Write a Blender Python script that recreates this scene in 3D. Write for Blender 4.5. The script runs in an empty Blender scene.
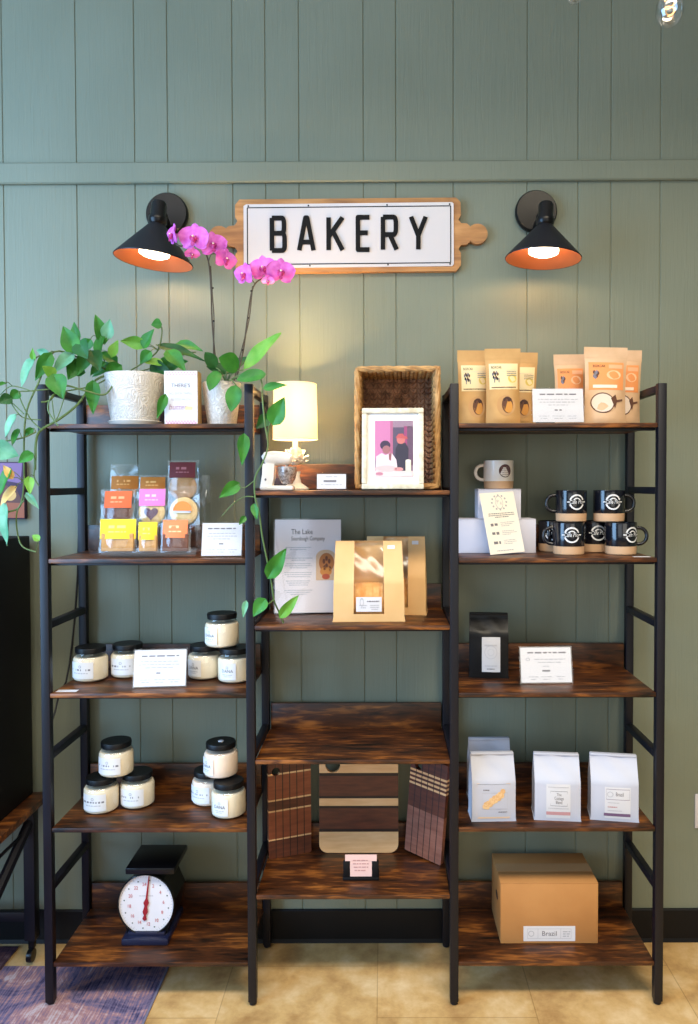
import bpy, bmesh, math, random
from mathutils import Vector, Matrix, Euler
C = bpy.context.scene.collection
PI = math.pi
rnd = random.Random(7)
FPX = 747.0
CAMZ = 1.5215
PPX, PPY = 383.0, 502.0
PITCH = math.radians(-1.37)
ROLL = math.radians(-0.12)

# ------------------------------------------------------------------ camera
cd = bpy.data.cameras.new('camera')
cam = bpy.data.objects.new('camera', cd)
C.objects.link(cam)
cam.location = (0, 0, CAMZ)
RM = Matrix.Rotation(PI/2 + PITCH, 3, 'X') @ Matrix.Rotation(ROLL, 3, 'Z')
cam.rotation_euler = RM.to_euler()
cd.sensor_fit = 'HORIZONTAL'
cd.sensor_width = 36
cd.lens = 36*FPX/698
cd.shift_x = -(PPX-349)/698
cd.shift_y = (PPY-512)/698
cd.clip_start = .02
bpy.context.scene.camera = cam
def ray(px, py):
    return RM @ Vector(((px-PPX)/FPX, -(py-PPY)/FPX, -1))
def P(px, py, Y):
    d = ray(px, py)
    return Vector((0, 0, CAMZ)) + d*(Y/d.y)
def at(px, py, z):
    d = ray(px, py)
    return Vector((0, 0, CAMZ)) + d*((z-CAMZ)/d.z)
def S(n, Y):
    return n*Y/FPX

# ------------------------------------------------------------------ colours and materials
def lin(c):
    c /= 255.0
    return c/12.92 if c <= .04045 else ((c+.055)/1.055)**2.4
def rgb(r, g, b):
    return (lin(r), lin(g), lin(b), 1)
def newmat(name):
    m = bpy.data.materials.new(name)
    m.use_nodes = True
    return m, m.node_tree.nodes, m.node_tree.links
def mat(name, col, rough=.5, metal=0, spec=.5, col2=None, nscale=20, stretch=(1,1,1), bump=0, bscale=None, coat=0, emit=None, estr=0, sheen=0, trans=0):
    m, N, L = newmat(name)
    b = N['Principled BSDF']
    c = rgb(*col)
    b.inputs['Base Color'].default_value = c
    b.inputs['Roughness'].default_value = rough
    b.inputs['Metallic'].default_value = metal
    b.inputs['Specular IOR Level'].default_value = spec
    b.inputs['Coat Weight'].default_value = coat
    if trans: b.inputs['Transmission Weight'].default_value = trans
    if emit:
        b.inputs['Emission Color'].default_value = rgb(*emit)
        b.inputs['Emission Strength'].default_value = estr
    if col2 or bump:
        tc = N.new('ShaderNodeTexCoord'); mp = N.new('ShaderNodeMapping')
        mp.inputs['Scale'].default_value = stretch
        L.new(tc.outputs['Object'], mp.inputs['Vector'])
    if col2:
        n = N.new('ShaderNodeTexNoise'); n.inputs['Scale'].default_value = nscale; n.inputs['Detail'].default_value = 5
        L.new(mp.outputs[0], n.inputs['Vector'])
        r = N.new('ShaderNodeValToRGB')
        r.color_ramp.elements[0].position = .35; r.color_ramp.elements[0].color = c
        r.color_ramp.elements[1].position = .68; r.color_ramp.elements[1].color = rgb(*col2)
        L.new(n.outputs['Fac'], r.inputs['Fac'])
        L.new(r.outputs[0], b.inputs['Base Color'])
    if bump:
        n2 = N.new('ShaderNodeTexNoise'); n2.inputs['Scale'].default_value = bscale or nscale; n2.inputs['Detail'].default_value = 4
        L.new(mp.outputs[0], n2.inputs['Vector'])
        bp = N.new('ShaderNodeBump'); bp.inputs['Strength'].default_value = bump; bp.inputs['Distance'].default_value = .004
        L.new(n2.outputs['Fac'], bp.inputs['Height'])
        L.new(bp.outputs[0], b.inputs['Normal'])
    return m
def clear_mat(name, tint=(255,255,255), gl=.12, rough=.05):
    m, N, L = newmat(name)
    N.remove(N['Principled BSDF'])
    out = N['Material Output']
    t = N.new('ShaderNodeBsdfTransparent'); t.inputs[0].default_value = rgb(*tint)
    g = N.new('ShaderNodeBsdfGlossy'); g.inputs['Roughness'].default_value = rough
    lw = N.new('ShaderNodeLayerWeight'); lw.inputs['Blend'].default_value = .5
    pw = N.new('ShaderNodeMath'); pw.operation = 'POWER'; pw.inputs[1].default_value = 4
    L.new(lw.outputs['Facing'], pw.inputs[0])
    mul = N.new('ShaderNodeMath'); mul.operation = 'MULTIPLY_ADD'
    mul.inputs[1].default_value = .45; mul.inputs[2].default_value = gl*.3
    L.new(pw.outputs[0], mul.inputs[0])
    mx = N.new('ShaderNodeMixShader')
    L.new(mul.outputs[0], mx.inputs[0]); L.new(t.outputs[0], mx.inputs[1]); L.new(g.outputs[0], mx.inputs[2])
    L.new(mx.outputs[0], out.inputs['Surface'])
    return m

def wood_mat(name, dark, mid, light, sc=(3.0, 26, 26), rough=.32, big=2.2):
    m, N, L = newmat(name)
    b = N['Principled BSDF']
    tc = N.new('ShaderNodeTexCoord')
    mp = N.new('ShaderNodeMapping'); mp.inputs['Scale'].default_value = sc
    L.new(tc.outputs['Object'], mp.inputs['Vector'])
    n1 = N.new('ShaderNodeTexNoise'); n1.inputs['Scale'].default_value = 1.6; n1.inputs['Detail'].default_value = 7; n1.inputs['Distortion'].default_value = .8
    L.new(mp.outputs[0], n1.inputs['Vector'])
    mp2 = N.new('ShaderNodeMapping'); mp2.inputs['Scale'].default_value = (big, big*3.2, big*3.2)
    L.new(tc.outputs['Object'], mp2.inputs['Vector'])
    n2 = N.new('ShaderNodeTexNoise'); n2.inputs['Scale'].default_value = 2.2; n2.inputs['Detail'].default_value = 4
    L.new(mp2.outputs[0], n2.inputs['Vector'])
    ad = N.new('ShaderNodeMath'); ad.operation = 'ADD'
    L.new(n1.outputs['Fac'], ad.inputs[0]); L.new(n2.outputs['Fac'], ad.inputs[1])
    hf = N.new('ShaderNodeMath'); hf.operation = 'MULTIPLY'; hf.inputs[1].default_value = .5
    L.new(ad.outputs[0], hf.inputs[0])
    r = N.new('ShaderNodeValToRGB')
    e = r.color_ramp.elements
    e[0].position = .36; e[0].color = rgb(*dark)
    e[1].position = .70; e[1].color = rgb(*light)
    k = r.color_ramp.elements.new(.52); k.color = rgb(*mid)
    L.new(hf.outputs[0], r.inputs['Fac']); L.new(r.outputs[0], b.inputs['Base Color'])
    b.inputs['Roughness'].default_value = rough
    bp = N.new('ShaderNodeBump'); bp.inputs['Strength'].default_value = .12; bp.inputs['Distance'].default_value = .002
    L.new(n1.outputs['Fac'], bp.inputs['Height']); L.new(bp.outputs[0], b.inputs['Normal'])
    return m

MT = {}
MT['rack_wood'] = wood_mat('rustic_wood', (11,6,4), (74,38,15), (164,98,40), sc=(7, 46, 46), big=2.6, rough=.4)
MT['black_metal'] = mat('black_powder_coat', (13,13,22), rough=.45, spec=.36)  # blue tint in the black stands in for reflected daylight
MT['black'] = mat('black_matte', (9,9,11), rough=.55, spec=.3)
MT['letter_black'] = mat('letter_black', (9,9,10), rough=.75, spec=.25)
MT['black_gloss'] = mat('black_gloss', (7,7,10), rough=.28, spec=.32)
MT['white'] = mat('white_card', (218,215,217), rough=.6)
MT['white_gloss'] = mat('white_enamel', (204,198,198), rough=.25)
MT['ink'] = mat('ink', (40,38,40), rough=.8)
MT['ink_soft'] = mat('ink_grey', (178,176,180), rough=.8)
MT['ink_mid'] = mat('ink_mid', (122,118,122), rough=.8)
MT['clear'] = clear_mat('clear_acrylic')
MT['film'] = clear_mat('clear_film', gl=.18, rough=.18)
MT['bulb_glass'] = clear_mat('bulb_glass', gl=.6, rough=.03)
MT['glass'] = clear_mat('clear_glass', gl=.2, rough=.02)
def ink(name, col, rough=.7):
    k = 'c_%d_%d_%d' % col
    if k not in MT: MT[k] = mat(name, col, rough=rough)
    return MT[k]

# ------------------------------------------------------------------ mesh builder
class MB:
    def __init__(s): s.v = []; s.f = []; s.mi = []; s.sm = []
    def add(s, vs, fs, mi=0, smooth=False, M=None):
        b = len(s.v)
        for v in vs:
            v = Vector(v)
            s.v.append(M @ v if M is not None else v)
        for f in fs:
            s.f.append(tuple(b+i for i in f)); s.mi.append(mi); s.sm.append(smooth)
        return s
    def box(s, lo, hi, mi=0, bevel=0, M=None, seg=2):
        bm = bmesh.new(); bmesh.ops.create_cube(bm, size=1)
        for v in bm.verts:
            v.co = Vector([lo[i] + (v.co[i]+.5)*(hi[i]-lo[i]) for i in range(3)])
        if bevel: bmesh.ops.bevel(bm, geom=bm.edges[:], offset=bevel, segments=seg, affect='EDGES', profile=.5)
        bm.verts.index_update()
        s.add([v.co.copy() for v in bm.verts], [[v.index for v in f.verts] for f in bm.faces], mi, bool(bevel), M)
        bm.free(); return s
    def lathe(s, prof, n=28, mi=0, M=None, smooth=True, cap=True, sx=1, sy=1):
        vs = []; fs = []
        for r, z in prof:
            for k in range(n):
                a = 2*PI*k/n
                vs.append((sx*r*math.cos(a), sy*r*math.sin(a), z))
        m = len(prof)
        for i in range(m-1):
            for k in range(n):
                k2 = (k+1) % n
                fs.append((i*n+k, i*n+k2, (i+1)*n+k2, (i+1)*n+k))
        if cap:
            if prof[0][0] > 1e-6: fs.append(tuple(range(n-1, -1, -1)))
            if prof[-1][0] > 1e-6: fs.append(tuple((m-1)*n+k for k in range(n)))
        return s.add(vs, fs, mi, smooth, M)
    def tube(s, pts, r, n=8, mi=0, closed=False, M=None, flat=1):
        pts = [Vector(p) for p in pts]
        rr = r if isinstance(r, (list, tuple)) else [r]*len(pts)
        vs = []; fs = []
        m = len(pts); up = None
        for i, p in enumerate(pts):
            if closed: t = pts[(i+1) % m]-pts[i-1]
            else: t = pts[min(i+1, m-1)]-pts[max(i-1, 0)]
            t.normalize()
            if up is None:
                a = Vector((0,0,1)) if abs(t.z) < .9 else Vector((1,0,0))
                up = (a - t*a.dot(t)).normalized()
            else:
                up = (up - t*up.dot(t)).normalized()
            sd = t.cross(up)
            for k in range(n):
                a = 2*PI*k/n
                vs.append(p + (up*math.cos(a)*flat + sd*math.sin(a))*rr[i])
        rng = m if closed else m-1
        for i in range(rng):
            j = (i+1) % m
            for k in range(n):
                k2 = (k+1) % n
                fs.append((i*n+k, i*n+k2, j*n+k2, j*n+k))
        if not closed:
            fs.append(tuple(range(n-1, -1, -1))); fs.append(tuple((m-1)*n+k for k in range(n)))
        return s.add(vs, fs, mi, True, M)
    def prism(s, poly, y0, y1, mi=0, M=None, smooth=False):
        n = len(poly)
        vs = [(x, y0, z) for x, z in poly] + [(x, y1, z) for x, z in poly]
        fs = [tuple(range(n)), tuple(range(2*n-1, n-1, -1))]
        for i in range(n):
            j = (i+1) % n
            fs.append((i, n+i, n+j, j))
        return s.add(vs, fs, mi, smooth, M)
    def ball(s, c, r, mi=0, n=12, m=8, M=None):
        vs = []; fs = []
        r = r if isinstance(r, (tuple, list)) else (r, r, r)
        for i in range(m+1):
            th = PI*i/m
            for k in range(n):
                a = 2*PI*k/n
                vs.append((c[0]+r[0]*math.sin(th)*math.cos(a), c[1]+r[1]*math.sin(th)*math.sin(a), c[2]-r[2]*math.cos(th)))
        for i in range(m):
            for k in range(n):
                k2 = (k+1) % n
                fs.append((i*n+k, i*n+k2, (i+1)*n+k2, (i+1)*n+k))
        return s.add(vs, fs, mi, True, M)
    def grid(s, fn, nu, nv, mi=0, smooth=True, skip=None):
        vs = [fn(i/nu, j/nv) for j in range(nv+1) for i in range(nu+1)]
        fs = []
        for j in range(nv):
            for i in range(nu):
                if skip and skip((i+.5)/nu, (j+.5)/nv): continue
                a = j*(nu+1)+i
                fs.append((a, a+1, a+nu+2, a+nu+1))
        return s.add(vs, fs, mi, smooth)
    def build(s, name, mats, parent=None, weld=True, autosmooth=True):
        me = bpy.data.meshes.new(name)
        me.from_pydata([tuple(v) for v in s.v], [], s.f)
        if not isinstance(mats, (list, tuple)): mats = [mats]
        for m in mats: me.materials.append(MT[m] if isinstance(m, str) else m)
        for p, mi, sm in zip(me.polygons, s.mi, s.sm):
            p.material_index = mi; p.use_smooth = sm
        bm = bmesh.new(); bm.from_mesh(me)
        if weld: bmesh.ops.remove_doubles(bm, verts=bm.verts[:], dist=1e-5)
        bmesh.ops.recalc_face_normals(bm, faces=bm.faces[:])
        for e in bm.edges:
            if len(e.link_faces) == 2 and e.calc_face_angle(0) > .7: e.smooth = False
        bm.to_mesh(me); bm.free(); me.update()
        o = bpy.data.objects.new(name, me)
        C.objects.link(o)
        if parent is not None: o.parent = parent
        return o

def thing(name, label, cat, loc=(0,0,0), rot=0, group=None, lean=0, ry=0):
    o = bpy.data.objects.new(name, None)
    o.empty_display_size = .02
    C.objects.link(o)
    o.location = loc
    o.rotation_euler = (Matrix.Rotation(rot, 3, 'Z') @ Matrix.Rotation(-lean, 3, 'X') @ Matrix.Rotation(ry, 3, 'Y')).to_euler()
    o['label'] = label; o['category'] = cat
    if group: o['group'] = group
    return o
def tag(o, label, cat, group=None):
    o['label'] = label; o['category'] = cat
    if group: o['group'] = group
    return o
def struct(o):
    o['kind'] = 'structure'; return o
def lab(o, t):
    o['label'] = t; return o
def copy_tree(o, label=None, loc=None, rot=None, parent=None):
    c = o.copy(); C.objects.link(c)
    if parent is not None: c.parent = parent
    if loc is not None: c.location = loc
    if rot is not None: c.rotation_euler = (0, 0, rot)
    if label: c['label'] = label
    for ch in o.children: copy_tree(ch, parent=c)
    return c

# ------------------------------------------------------------------ flat print helper
_tc = {}
def text2d(t, size=1.0, sx=1.0, shear=0):
    key = (t, shear)
    if key not in _tc:
        cu = bpy.data.curves.new('t', 'FONT'); cu.body = t; cu.size = 1; cu.shear = shear
        cu.align_x = 'CENTER'; cu.align_y = 'CENTER'; cu.resolution_u = 2; cu.fill_mode = 'FRONT'
        ob = bpy.data.objects.new('t', cu)
        me = bpy.data.meshes.new_from_object(ob)
        _tc[key] = ([(v.co.x, v.co.y) for v in me.vertices], [tuple(p.vertices) for p in me.polygons])
        bpy.data.objects.remove(ob); bpy.data.meshes.remove(me); bpy.data.curves.remove(cu)
    v, f = _tc[key]
    return [(x*size*sx, y*size) for x, y in v], f
class Print:
    """Flat printed shapes; fmap(u, v, off) gives the point, off metres above the surface."""
    def __init__(s, fmap=None):
        s.mb = MB(); s.mats = []; s.k = 0
        s.fm = fmap or (lambda u, v, o: (u, -o, v))
    def m(s, mt):
        mt = MT[mt] if isinstance(mt, str) else mt
        if mt not in s.mats: s.mats.append(mt)
        return s.mats.index(mt)
    def _add(s, pts, fs, mt, layer):
        off = .0004 + .0003*layer
        s.mb.add([s.fm(u, v, off) for u, v in pts], fs, s.m(mt), True)
    def rect(s, u0, u1, v0, v1, mt, layer=0, nu=1, nv=1):
        pts = [(u0+(u1-u0)*i/nu, v0+(v1-v0)*j/nv) for j in range(nv+1) for i in range(nu+1)]
        fs = [(j*(nu+1)+i, j*(nu+1)+i+1, (j+1)*(nu+1)+i+1, (j+1)*(nu+1)+i) for j in range(nv) for i in range(nu)]
        s._add(pts, fs, mt, layer); return s
    def frame(s, u0, u1, v0, v1, t, mt, layer=1, nu=1):
        s.rect(u0, u1, v0, v0+t, mt, layer, nu); s.rect(u0, u1, v1-t, v1, mt, layer, nu)
        s.rect(u0, u0+t, v0, v1, mt, layer); s.rect(u1-t, u1, v0, v1, mt, layer); return s
    def poly(s, pts, mt, layer=1):
        s._add(pts, [tuple(range(len(pts)))], mt, layer); return s
    def disc(s, c, ru, rv, mt, layer=1, n=20):
        return s.poly([(c[0]+ru*math.cos(2*PI*k/n), c[1]+rv*math.sin(2*PI*k/n)) for k in range(n)], mt, layer)
    def ring(s, c, r0, r1, mt, layer=1, n=28, a0=0, a1=2*PI, au=1):
        pts = []
        for k in range(n+1):
            a = a0+(a1-a0)*k/n
            pts += [(c[0]+au*r0*math.cos(a), c[1]+r0*math.sin(a)), (c[0]+au*r1*math.cos(a), c[1]+r1*math.sin(a))]
        s._add(pts, [(2*k, 2*k+1, 2*k+3, 2*k+2) for k in range(n)], mt, layer); return s
    def text(s, t, u, v, size, mt='ink', sx=1, shear=0, layer=2, rot=0):
        vs, fs = text2d(t, size, sx, shear)
        if rot: vs = [(x*math.cos(rot)-y*math.sin(rot), x*math.sin(rot)+y*math.cos(rot)) for x, y in vs]
        s._add([(x+u, y+v) for x, y in vs], fs, mt, layer); return s
    def dashes(s, u0, u1, v, h, mt='ink_soft', layer=2, center=False, fill=1.0):
        L = (u1-u0)*fill
        a = u0 + ((u1-u0-L)/2 if center else 0); e = a+L
        while a < e-h:
            w = min(h*rnd.uniform(1.2, 4.2), e-a)
            s.rect(a, a+w, v-h/2*rnd.uniform(.7, 1), v+h/2, mt, layer)
            a += w+h*.75
        return s
    def para(s, u0, u1, vtop, n, pitch, h, mt='ink_soft', center=True, layer=2):
        for k in range(n): s.dashes(u0, u1, vtop-k*pitch, h, mt, layer, center, rnd.uniform(.78, 1) if k < n-1 else rnd.uniform(.45, .8))
        return s
    def build(s, name, parent):
        return s.mb.build(name, s.mats, parent, weld=False)
def cylmap(R, ang0=0, z0=0):
    def f(u, v, o):
        a = u/R + ang0
        return ((R+o)*math.sin(a), -(R+o)*math.cos(a), v+z0)
    return f
# ------------------------------------------------------------------ room
YW = 2.455                                            # face of the panelled wall
def wall_material():
    m, N, L = newmat('sage_paint')
    b = N['Principled BSDF']; b.inputs['Roughness'].default_value = .55; b.inputs['Specular IOR Level'].default_value = .35
    tc = N.new('ShaderNodeTexCoord')
    mp = N.new('ShaderNodeMapping'); mp.inputs['Scale'].default_value = (42, 42, 2.4)
    L.new(tc.outputs['Object'], mp.inputs['Vector'])
    n = N.new('ShaderNodeTexNoise'); n.inputs['Scale'].default_value = 2.4; n.inputs['Detail'].default_value = 5; n.inputs['Distortion'].default_value = .9
    L.new(mp.outputs[0], n.inputs['Vector'])
    n2 = N.new('ShaderNodeTexNoise'); n2.inputs['Scale'].default_value = 2.0; n2.inputs['Detail'].default_value = 3
    L.new(tc.outputs['Object'], n2.inputs['Vector'])
    r = N.new('ShaderNodeValToRGB')
    r.color_ramp.elements[0].position = .3; r.color_ramp.elements[0].color = rgb(118, 123, 105)
    r.color_ramp.elements[1].position = .7; r.color_ramp.elements[1].color = rgb(125, 130, 112)
    L.new(n2.outputs['Fac'], r.inputs['Fac']); L.new(r.outputs[0], b.inputs['Base Color'])
    bp = N.new('ShaderNodeBump'); bp.inputs['Strength'].default_value = .5; bp.inputs['Distance'].default_value = .002
    L.new(n.outputs['Fac'], bp.inputs['Height']); L.new(bp.outputs[0], b.inputs['Normal'])
    return m
MT['wall'] = wall_material()
def floor_material():
    m, N, L = newmat('travertine_tile')
    b = N['Principled BSDF']; b.inputs['Roughness'].default_value = .38
    tc = N.new('ShaderNodeTexCoord')
    n = N.new('ShaderNodeTexNoise'); n.inputs['Scale'].default_value = 7; n.inputs['Detail'].default_value = 9; n.inputs['Roughness'].default_value = .65; n.inputs['Distortion'].default_value = .12
    L.new(tc.outputs['Object'], n.inputs['Vector'])
    r = N.new('ShaderNodeValToRGB')
    e = r.color_ramp.elements
    e[0].position = .3; e[0].color = rgb(164, 122, 74)
    e[1].position = .7; e[1].color = rgb(230, 200, 154)
    k = e.new(.5); k.color = rgb(206, 167, 110)
    L.new(n.outputs['Fac'], r.inputs['Fac'])
    br = N.new('ShaderNodeTexBrick')
    br.offset = .5
    br.inputs['Scale'].default_value = 1; br.inputs['Brick Width'].default_value = .457; br.inputs['Row Height'].default_value = .457
    br.inputs['Mortar Size'].default_value = .0018; br.inputs['Mortar Smooth'].default_value = .2
    br.inputs['Color1'].default_value = (1,1,1,1); br.inputs['Color2'].default_value = (.9,.9,.88,1); br.inputs['Mortar'].default_value = (.70,.66,.60,1)
    mp = N.new('ShaderNodeMapping'); mp.inputs['Location'].default_value = (.0385, .02, 0); mp.inputs['Rotation'].default_value = (0,0,PI/2)
    L.new(tc.outputs['Object'], mp.inputs['Vector']); L.new(mp.outputs[0], br.inputs['Vector'])
    mx = N.new('ShaderNodeMix'); mx.data_type = 'RGBA'; mx.blend_type = 'MULTIPLY'; mx.inputs[0].default_value = 1
    L.new(r.outputs[0], mx.inputs[6]); L.new(br.outputs['Color'], mx.inputs[7])
    L.new(mx.outputs[2], b.inputs['Base Color'])
    bp = N.new('ShaderNodeBump'); bp.inputs['Strength'].default_value = .2; bp.inputs['Distance'].default_value = .002
    L.new(n.outputs['Fac'], bp.inputs['Height']); L.new(bp.outputs[0], b.inputs['Normal'])
    return m
MT['floor'] = floor_material()
MT['ceiling'] = mat('ceiling_paint', (225,225,220), rough=.9)

XL, XR, YB, ZC = -3.4, 2.6, -2.6, 3.45
# panelled back wall: vertical V grooves
gx = [P(x, 100, YW).x for x in (2.5, 76, 134.5, 167.5, 232.5, 265.5, 299, 363.5, 396, 453.5, 527.5, 578.5, 611.5, 661)]
gx += [gx[0]-.22*k-.04*(k % 3) for k in range(1, 10)] + [gx[13]+.21*k+.04*(k % 2) for k in range(1, 8)]
gx = sorted(g for g in gx if XL+.02 < g < XR-.02)
sec = [(XL, YW)]
for g in gx:
    w = .0029
    sec += [(g-w, YW), (g-w*.35, YW+.0028), (g+w*.35, YW+.0028), (g+w, YW)]
sec += [(XR, YW), (XR, YW+.08), (XL, YW+.08)]
m = MB()
n = len(sec)
vs = [(x, y, 0) for x, y in sec] + [(x, y, ZC) for x, y in sec]
m.add(vs, [(i, (i+1) % n, n+(i+1) % n, n+i) for i in range(n)])
struct(m.build('wall_back', 'wall'))
struct(MB().box((XL-.1, YB-.1, -.06), (XR+.1, YW+.1, 0)).build('floor', 'floor'))
struct(MB().box((XL-.1, YB-.1, ZC), (XR+.1, YW+.1, ZC+.08)).build('ceiling', 'ceiling'))
struct(MB().box((XR, -1.2, 0), (XR+.08, YW+.08, ZC)).build('wall_right', 'wall'))
# horizontal rail and black baseboard
tA, tB = P(0, 164.5, YW), P(698, 161, YW); bA, bB = P(0, 185.5, YW), P(698, 181, YW)
def ext(a, b, x):
    return a.z + (b.z-a.z)*(x-a.x)/(b.x-a.x)
m = MB()
y0, y1 = YW-.016, YW-.0005
zs = [(ext(tA, tB, x), ext(bA, bB, x)) for x in (XL, XR)]
c = .004
def railsec(x, zt, zb):
    return [(x, y1, zb), (x, y0+c, zb), (x, y0, zb+c), (x, y0, zt-c), (x, y0+c, zt), (x, y1, zt)]
vs = railsec(XL, *zs[0]) + railsec(XR, *zs[1])
m.add(vs, [(i, (i+1) % 6, 6+(i+1) % 6, 6+i) for i in range(6)] + [tuple(range(6)), tuple(range(11, 5, -1))])
struct(m.build('trim_1', 'wall'))
zb = P(600, 908, YW).z
MT['baseboard'] = mat('black_vinyl_base', (8,8,11), rough=.5, spec=.25)
m = MB().prism([(0, 0)], 0, 0) if False else MB()
sec = [(YW-.001, 0), (YW-.014, 0), (YW-.010, .012), (YW-.008, zb-.004), (YW-.005, zb), (YW-.001, zb)]
vs = [(XL, y, z) for y, z in sec] + [(XR, y, z) for y, z in sec]
m.add(vs, [(i, (i+1) % 6, 6+(i+1) % 6, 6+i) for i in range(6)] + [tuple(range(6)), tuple(range(11, 5, -1))])
struct(m.build('baseboard_back', 'baseboard'))

# ------------------------------------------------------------------ shelving unit
YF, YR = 2.14, 2.435                                  # front and rear faces of the posts
PW = .0245
px_left = [38.2, 244.7, 450.2, 658.0]
XP = [P(x, 484, YF).x for x in px_left]               # left edge of each post
zt = P(350, 383.5, YF).z
def zf(y, x=350): return P(x, y, YF).z
Z_SIDE = [zf(v) for v in (423.3, 558.6, 693.3, 828.2, 962.6)]
Z_MID = [zf(v) for v in (490.6, 625.8, 760.2, 895.5)]
rack = thing('shelving_unit', 'wide black metal shelving unit with rustic brown wooden shelves in three bays', 'shelving unit', ((XP[0]+XP[3])/2, (YF+YR)/2, 0))
ro = rack.location
def rk(mb, name, mt):
    o = mb.build(name, mt, rack)
    o.data.transform(Matrix.Translation(-ro))
    return o
for x in XP:
    for ya, yb in ((YF, YF+PW), (YR-PW, YR)):
        m = MB().box((x, ya, .012), (x+PW, yb, zt), bevel=.002)
        z0 = .0038 if (x == XP[0] and ya == YF) else 0
        m.lathe([(.006, z0+.0003), (PW*.45, z0+.003), (PW*.5, .014)], n=12, M=Matrix.Translation((x+PW/2, (ya+yb)/2, 0)))
        rk(m, 'post', 'black_metal')
    for z in [zt-PW] + [zf(v)-.010 for v in (491.5, 626, 758, 890)]:
        rk(MB().box((x+.0015, YF+PW-.002, z), (x+PW-.0015, YR-PW+.002, z+.021), bevel=.002), 'rung', 'black_metal')
ST = .0125
def shelf(xa, xb, z):
    rk(MB().box((xa+.0005, YF+.002, z-ST), (xb-.0005, YR-.0145, z), bevel=.0012), 'shelf', 'rack_wood')
    rk(MB().box((xa+.004, YR-.014, z-ST), (xb-.004, YR-.001, z+.083), bevel=.0012), 'back_rail', 'rack_wood')
    rk(MB().box((xa, YF+.022, z-ST-.008), (xb, YF+.040, z-ST-.0005), bevel=.001), 'support_bar', 'black_metal')
for z in Z_SIDE:
    shelf(XP[0]+PW, XP[1], z); shelf(XP[2]+PW, XP[3], z)
for z in Z_MID:
    shelf(XP[1]+PW, XP[2], z)

# ------------------------------------------------------------------ bakery sign
MT['sign_wood'] = wood_mat('honey_wood', (142,92,48), (178,122,66), (206,150,92), sc=(3, 30, 30), rough=.5)
sgc = P(348, 234.5, YW-.012)
sg = thing('bakery_sign', 'rolling-pin shaped wooden sign with white enamel plate reading BAKERY on the wall', 'sign', (sgc.x, YW-.002, sgc.z))
YS = YW-.02
def sp(px, py):
    p = P(px, py, YS); return (p.x-sgc.x, p.z-sgc.z)
def arc_px(cx, cy, r, a0, a1, n=10):
    return [(cx+r*math.cos(math.radians(a0+(a1-a0)*k/n)), cy-r*math.sin(math.radians(a0+(a1-a0)*k/n))) for k in range(n+1)]
# outline in photo pixels, clockwise from the top left corner of the body
rt = [(456, 197.5), (460.5, 202), (461, 215), (458.5, 219.5), (461, 223), (467, 223.5), (470, 226)] + arc_px(477.5, 233.8, 10.2, 140, -140, 16) + [(470, 242), (467, 244.5), (461, 245), (458.5, 249), (461, 253), (461, 265), (456.5, 271)]
lt = [(239, 273), (235.5, 268), (235, 255), (237.5, 251), (234.5, 247), (229, 246), (226, 243.5)] + arc_px(219, 236, 10.2, -40, -320, 16) + [(226, 228), (229, 226), (234.5, 225.5), (237.5, 221), (235, 217), (235, 205), (239.5, 199.5)]
outl = [sp(*p) for p in rt + lt]
sg_b = MB().prism(outl, -.018, 0).build('board', 'sign_wood', sg)
pl = [sp(*p) for p in [(246, 204.8), (452, 202.5), (453.5, 204), (453.8, 264.5), (452, 266.3), (246, 268.6), (244, 267), (243.7, 206.5)]]
MB().prism(pl, -.0215, -.018).build('enamel_plate', 'white_gloss', sg)
pr = Print(lambda u, v, o: (u, -.0215-o, v))
q = [sp(247.5, 208.3), sp(450.5, 206.3), sp(450.6, 263), sp(247.8, 265)]
def seg2(pr, a, b, w, mt, layer=1):
    d = Vector((b[0]-a[0], b[1]-a[1])); d.normalize(); nn = (-d.y*w/2, d.x*w/2)
    pr.poly([(a[0]+nn[0], a[1]+nn[1]), (b[0]+nn[0], b[1]+nn[1]), (b[0]-nn[0], b[1]-nn[1]), (a[0]-nn[0], a[1]-nn[1])], mt, layer)
for i in range(4): seg2(pr, q[i], q[(i+1) % 4], .0032, 'black')
pr.build('border_line', sg)
for x, y in ((248.5, 206.5), (308.5, 206), (387, 205.3), (449.5, 204.5), (249, 266.5), (310, 266), (388, 265), (450, 264.3)):
    u, v = sp(x, y)
    MB().ball((u, -.0218, v), (.0028, .0016, .0028), n=8, m=5).build('nail_head', 'black', sg)
# raised letters drawn as strokes
def stroke(mb, pts, w, y0, y1, closed=False):
    k = len(pts)
    for i in range(k if closed else k-1):
        a = Vector(pts[i]); b = Vector(pts[(i+1) % k]); d = (b-a)
        if d.length < 1e-6: continue
        d.normalize(); nn = Vector((-d.y, d.x))*w/2
        mb.prism([tuple(a+nn), tuple(b+nn), tuple(b-nn), tuple(a-nn)], y0-.00006*(i % 5), y1)
    for i, p in enumerate(pts):
        if 0 < i < k-1 or closed:
            mb.prism([(p[0]+w/2*math.cos(2*PI*j/10), p[1]+w/2*math.sin(2*PI*j/10)) for j in range(10)], y0-.0004-.00003*(i % 7), y1)
def bow(x0, x1, y0, y1, r):      # right-hand bowl from (x0,y0) over x1 to (x0,y1)
    p = [(x0, y0), (x1-r, y0)]
    p += [(x1-r+r*math.sin(t*PI/8), y0+r-r*math.cos(t*PI/8)) for t in range(5)]
    p += [(x1-r+r*math.cos(t*PI/8), y1-r+r*math.sin(t*PI/8)) for t in range(5)]
    return p + [(x0, y1)]
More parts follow.
